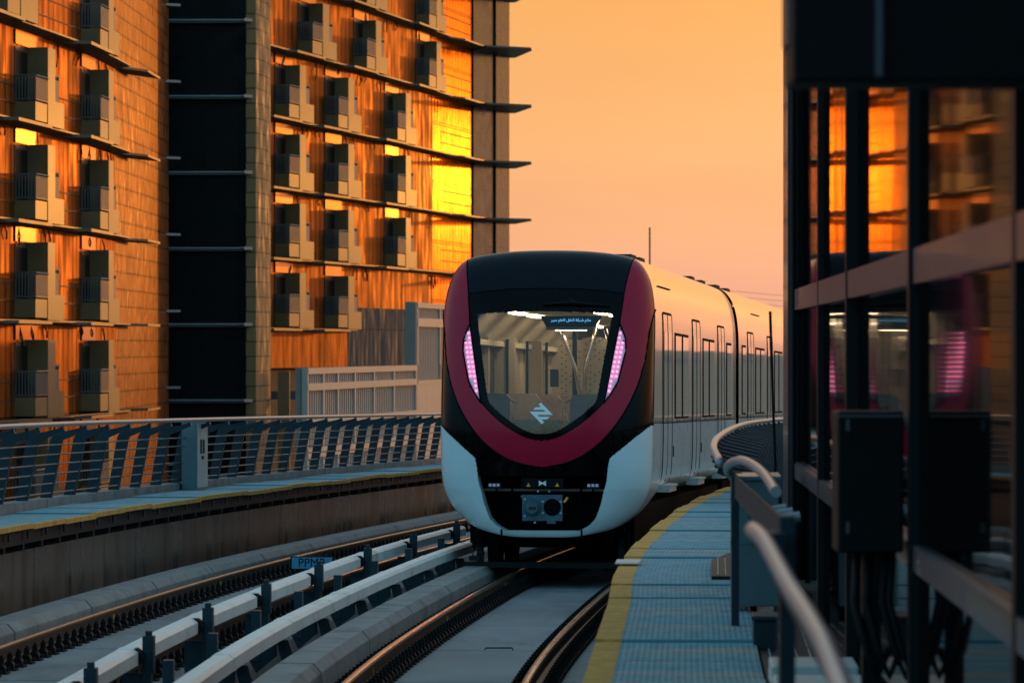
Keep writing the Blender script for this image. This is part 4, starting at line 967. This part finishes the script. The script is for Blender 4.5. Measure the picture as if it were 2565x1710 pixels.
def door(T, s, ya):
    yb = ya+1.35
    mb = MB(); side_patch(mb, T, s, ya, yb, 1.04, 1.862, .006); d = tb(mb, 'door', M['white'])
    def sub(nm, m, f): mb = MB(); f(mb); o = mb.build(nm, m, d, loc=tuple(tinv)); o.location = (0, 0, 0)
    sub('door_skin', M['silver'], lambda mb: side_patch(mb, T, s, ya, yb, 1.874, 3.28, .006))
    sub('door_window', M['window'], lambda mb: [side_patch(mb, T, s, ya+.13+.62*k, ya+.60+.62*k, 1.95, 3.05, .009, .005) for k in (0, 1)])
    sub('door_gap', M['cavity'], lambda mb: ([side_patch(mb, T, s, a-.014, a+.014, 1.0, 3.28, .0095, .012) for a in (ya, (ya+yb)/2, yb)], side_patch(mb, T, s, ya+.1, yb-.1, 3.27, 3.30, .012)))
    sub('handle', M['darksteel'], lambda mb: side_box(mb, T, s, yb+.25, yb+.31, 1.42, 1.56, XS-.03, XS+.006))
    sub('threshold', M['lightgrey'], lambda mb: (side_box(mb, T, s, ya+.1, yb-.1, .98, 1.05, XS-.10, XS+.07), side_box(mb, T, s, ya+.1, yb-.1, 1.05, 1.075, XS-.05, XS+.09)))
def window(T, s, ya, yb):
    mb = MB(); side_patch(mb, T, s, ya, yb, 1.92, 3.06, .008); wn = tb(mb, 'window', M['cavity'])
    mb = MB(); side_patch(mb, T, s, ya+.045, yb-.045, 1.95, 3.02, .011, .002); o = mb.build('pane', M['window'], wn, loc=tuple(tinv)); o.location = (0, 0, 0)
    mb = MB(); side_patch(mb, T, s, ya-.02, yb+.02, 1.89, 1.92, .015); o = mb.build('sill', M['silver'], wn, loc=tuple(tinv)); o.location = (0, 0, 0)
for s in (1, -1):
    for yy in (2.0, 6.85, 11.75): door(T1, s, yy)
    for a, b in ((3.85, 4.85), (5.05, 6.05), (8.75, 9.75), (9.95, 10.95), (13.6, 14.6)): window(T1, s, a, b)
    for yy in (2.0, 6.85, 11.75): door(T2, s, yy)
    for a, b in ((.7, 1.5), (3.85, 4.85), (5.05, 6.05), (8.75, 9.75), (9.95, 10.95), (13.6, 14.6)): window(T2, s, a, b)
# panel joints, cab side window, roof boxes
mb = MB()
for s in (1, -1):
    for T, ys in ((T1, (1.72, 3.5, 6.6, 8.4, 11.4, 13.3)), (T2, (3.5, 6.6, 8.4, 11.4, 13.3))):
        for y in ys: side_patch(mb, T, s, y-.006, y+.006, .95, 1.86, .002)
        for z in (3.62,): mb.box((min(s*1.285, s*1.30), ys[0]+.1, z), (max(s*1.285, s*1.30), ys[0]+2.0, z+.012), T=T)
    for T in (T1, T2): side_box(mb, T, s, 1.8 if T is T1 else .2, 15.9, 1.862, 1.874, XS-.02, XS+.004)
tb(mb, 'body_joint', M['cavity'])
for T, yl in ((T1, (2.2, 3.4, 12.0, 14.2)), (T2, (.8, 3.0))):
    for y in yl:
        mb = MB(); mb.prism([(y, 3.95), (y+1.1, 3.95), (y+.9, 4.055), (y+.2, 4.055)], .5, .9, ax=0, T=T); tb(mb, 'roof_box', M['darksteel'])
# underframe, bogies coloured near-black to paint in the shade under the train
for T, yl in ((T1, (2.0, 13.0)), (T2, (3.0, 13.5))):
    for y in yl:
        e = empty('bogie', (0, 0, 0), parent=TR)
        mb = MB(); mb.box((-1.0, y-1.0, .30), (-.86, y+1.2, .5), T=T); mb.box((.86, y-1.0, .30), (1.0, y+1.2, .5), T=T); mb.box((-.95, y-.1, .35), (.95, y+.3, .7), T=T)
        for s in (-1, 1): mb.tube([T(s*.93, y-.9, .6), T(s*.93, y-.8, .35), T(s*.9, y-.7, .2)], .03, 6)
        o = mb.build('frame', M['cavity'], e, loc=tuple(tinv)); o.location = (0, 0, 0)
        for yy in (y-.75, y+.95):
            mb = MB()
            for s in (-1, 1): mb.tube([T(s*.66, yy, .36), T(s*.79, yy, .36)], .36, 28)
            mb.tube([T(-.66, yy, .36), T(.66, yy, .36)], .07, 10)
            o = mb.build('wheelset', M['cavity'], e, loc=tuple(tinv)); o.location = (0, 0, 0)
mb = MB(); mb.box((-1.08, .75, .05), (1.08, .80, .125), T=T1)
for s in (-1, 1): mb.box((s*.9-.04, 1.0, .1), (s*.9+.04, 1.1, .4), T=T1)
for s in (-1, 1): mb.tube([T1(s*.93, 1.1, .55), T1(s*.97, 1.05, .3), T1(s*1.0, 1.0, .16)], .015, 6)
mb.box((-1.0, .72, .14), (-.86, .76, .2), T=T1)
tb(mb, 'obstacle_bar', M['darksteel'])
mb = MB(); mb.box((-1.05, 1.2, .35), (1.05, 15.8, .82), T=T1); mb.box((-1.05, .3, .45), (1.05, 16, .84), T=T2)
tb(mb, 'underframe', M['cavity'])
# ---- interior
IN = empty('cabin', (0, 0, 0), parent=TR)
def ib(mb, nm, m, par=None, **k): o = mb.build(nm, m, par or IN, loc=tuple(tinv), **k); o.location = (0, 0, 0); return o
mb = MB(); mb.box((-1.2, .6, 1.02), (1.2, 15.6, 1.05), T=T1); ib(mb, 'floor', M['seat'])
mb = MB(); mb.box((-1.24, 1.1, 1.05), (-1.2, 15.6, 3.2), T=T1); mb.box((1.2, 1.1, 1.05), (1.24, 15.6, 3.2), T=T1); mb.box((-1.2, 15.5, 1.05), (1.2, 15.6, 3.3), T=T1)
ib(mb, 'wall_lining', M['cream'])
mb = MB()
for s in (-1, 1):
    for a, b in ((2.5, 3.0), (3.9, 4.8), (5.2, 6.2), (8.8, 9.8), (10, 11)): mb.box((min(s*1.19, s*1.2), a, 1.9), (max(s*1.19, s*1.2), b, 2.95), T=T1)
ib(mb, 'inner_window', M['idark'])
mb = MB(); mb.box((-1.2, 1.2, 3.3), (1.2, 15.6, 3.33), T=T1); mb.prism([(-1.2, 2.95), (-.85, 3.3), (-1.2, 3.3)], 1.2, 15.5, ax=1, T=T1); mb.prism([(1.2, 2.95), (1.2, 3.3), (.85, 3.3)], 1.2, 15.5, ax=1, T=T1); mb.box((-1.22, 1.3, 2.88), (-1.0, 15.5, 2.95), T=T1); mb.box((1.0, 1.3, 2.88), (1.22, 15.5, 2.95), T=T1)
ib(mb, 'ceiling', M['ceil'])
mb = MB(); [mb.box((x-.06, a, 3.27), (x+.06, a+1.1, 3.295), T=T1) for x in (-.55, .55) for a in (1.6, 3.6, 5.6, 7.6, 9.6, 11.6)]; ib(mb, 'ceiling_light', M['lampwhite'])
# door pillars on the left
mb = MB()
for a in (3.3, 4.9, 6.4, 8.4, 10.2, 12.): mb.box((-1.2, a, 1.05), (-1.08, a+.14, 3.0), T=T1)
for a in (4.4, 7.6, 11): mb.box((-1.1, a, 1.05), (-.86, a+.06, 3.0), T=T1)
ib(mb, 'pillar', M['cream'])
mb = MB(); [mb.box((x, y, 1.9), (x+.035, y+.04, 2.98), T=T1) for x, y in ((-.98, 4.37), (-.80, 7.5), (-.62, 9.0), (-.5, 11), (-.9, 6.0))]; mb.box((-.72, 7.4, 2.35), (-.60, 7.45, 2.6), T=T1); ib(mb, 'grab_panel', M['idark'])
# perforated partition on the right
mb = MB(); mb.box((.10, 4.0, 1.3), (1.18, 4.04, 3.0), T=T1); mb.box((-.42, 6.0, 1.3), (-.02, 6.04, 3.0), T=T1); pt = ib(mb, 'partition', M['cream'])
mb = MB()
for i in range(17):
    for j in range(26):
        if (i+j) % 2 and random.random() < .8:
            x = .14+i*.062; z = 1.95+j*.042; mb.box((x-.009, 3.985, z-.007), (x+.009, 4.0, z+.007), T=T1)
            if i < 6: mb.box((x-.55, 5.985, z-.007), (x-.532, 6.0, z+.007), T=T1)
ib(mb, 'perforation', M['idark'], pt)
mb = MB(); mb.box((-.03, 3.9, 1.1), (.03, 3.95, 3.1), T=T1); ib(mb, 'grab_post', M['idark'])
# seats
def seat(x0, x1, y, top):
    w_ = (x1-x0)
    mb = MB(); mb.prism([(x0, 1.1), (x0, top-.06), (x0+.05, top-.01), (x0+w_*.3, top), (x1-w_*.3, top), (x1-.05, top-.01), (x1, top-.06), (x1, 1.1)], y, y+.09, ax=1, T=T1)
    s = ib(mb, 'seat', M['seat'])
    mb = MB(); mb.box((x0+.01, y-.012, 1.15), (x1-.01, y-.002, top-.34), T=T1); ib(mb, 'seat_back_cover', M['seatblue'], s)
    for xx in (x0 if x0 > 0 else x1,):
        sg = -1 if x0 > 0 else 1
        mb = MB(); mb.tube([T1(xx, y-.02, top-.08), T1(xx+sg*.06, y-.03, top-.12), T1(xx+sg*.06, y-.03, top-.25), T1(xx+sg*.01, y-.02, top-.4)], .012, 6); ib(mb, 'grab_handle', M['chrome'], s)
seat(.17, .68, 1.75, 2.24); seat(.70, 1.1, 1.9, 2.24); seat(-1.0, -.60, 1.7, 2.25); seat(-.85, -.36, 2.9, 2.25); seat(-.72, -.22, 4.2, 2.24); seat(-.55, -.05, 5.8, 2.22)
for pts in ([(-.10, 2.5, 3.22), (.02, 2.5, 2.95), (.15, 2.5, 2.6), (.22, 2.5, 2.2)], [(.46, 2.5, 3.22), (.40, 2.5, 2.95), (.30, 2.5, 2.6), (.27, 2.5, 2.2)], [(.46, 3.4, 3.1), (.55, 3.4, 2.8), (.66, 3.4, 2.5), (.72, 3.4, 2.2)]):
    mb = MB(); mb.tube([T1(*p) for p in pts], .026, 8); ib(mb, 'grab_pole', M['chrome'], smooth='all')
mb = MB(); mb.prism([(-.20, 3.24), (-.12, 3.10), (.50, 3.10), (.60, 3.24)], 1.6, 1.66, ax=1, T=T1); dsp = ib(mb, 'display', M['idark'])
mb = MB(); mb.box((-.12, 1.59, 3.06), (.50, 1.66, 3.10), T=T1); ib(mb, 'display_trim', M['cream'], dsp)
mb = MB(); mb.box((.0, 1.60, 3.05), (.40, 1.62, 3.058), T=T1); ib(mb, 'display_lamp', M['lampwhite'], dsp)
AR = '\uFEE3\uFEDC\uFEE2 \uFEB7\uFE92\uFEDC\uFE94 \uFE8D\uFEDF\uFEE8\uFED8\uFEDE \uFE8D\uFEDF\uFECC\uFE8E\uFEE1 \uFEE3\uFEE8\uFEF4\uFEAE'[::-1]
try:
    c = Vector(T1(.20, 1.585, 3.185))-tinv
    text(AR, .05, M['display'], 'display_text', dsp, tuple(c), (R(90), 0, -math.atan(.121)), .001)
except Exception as ex_: print('text', ex_)
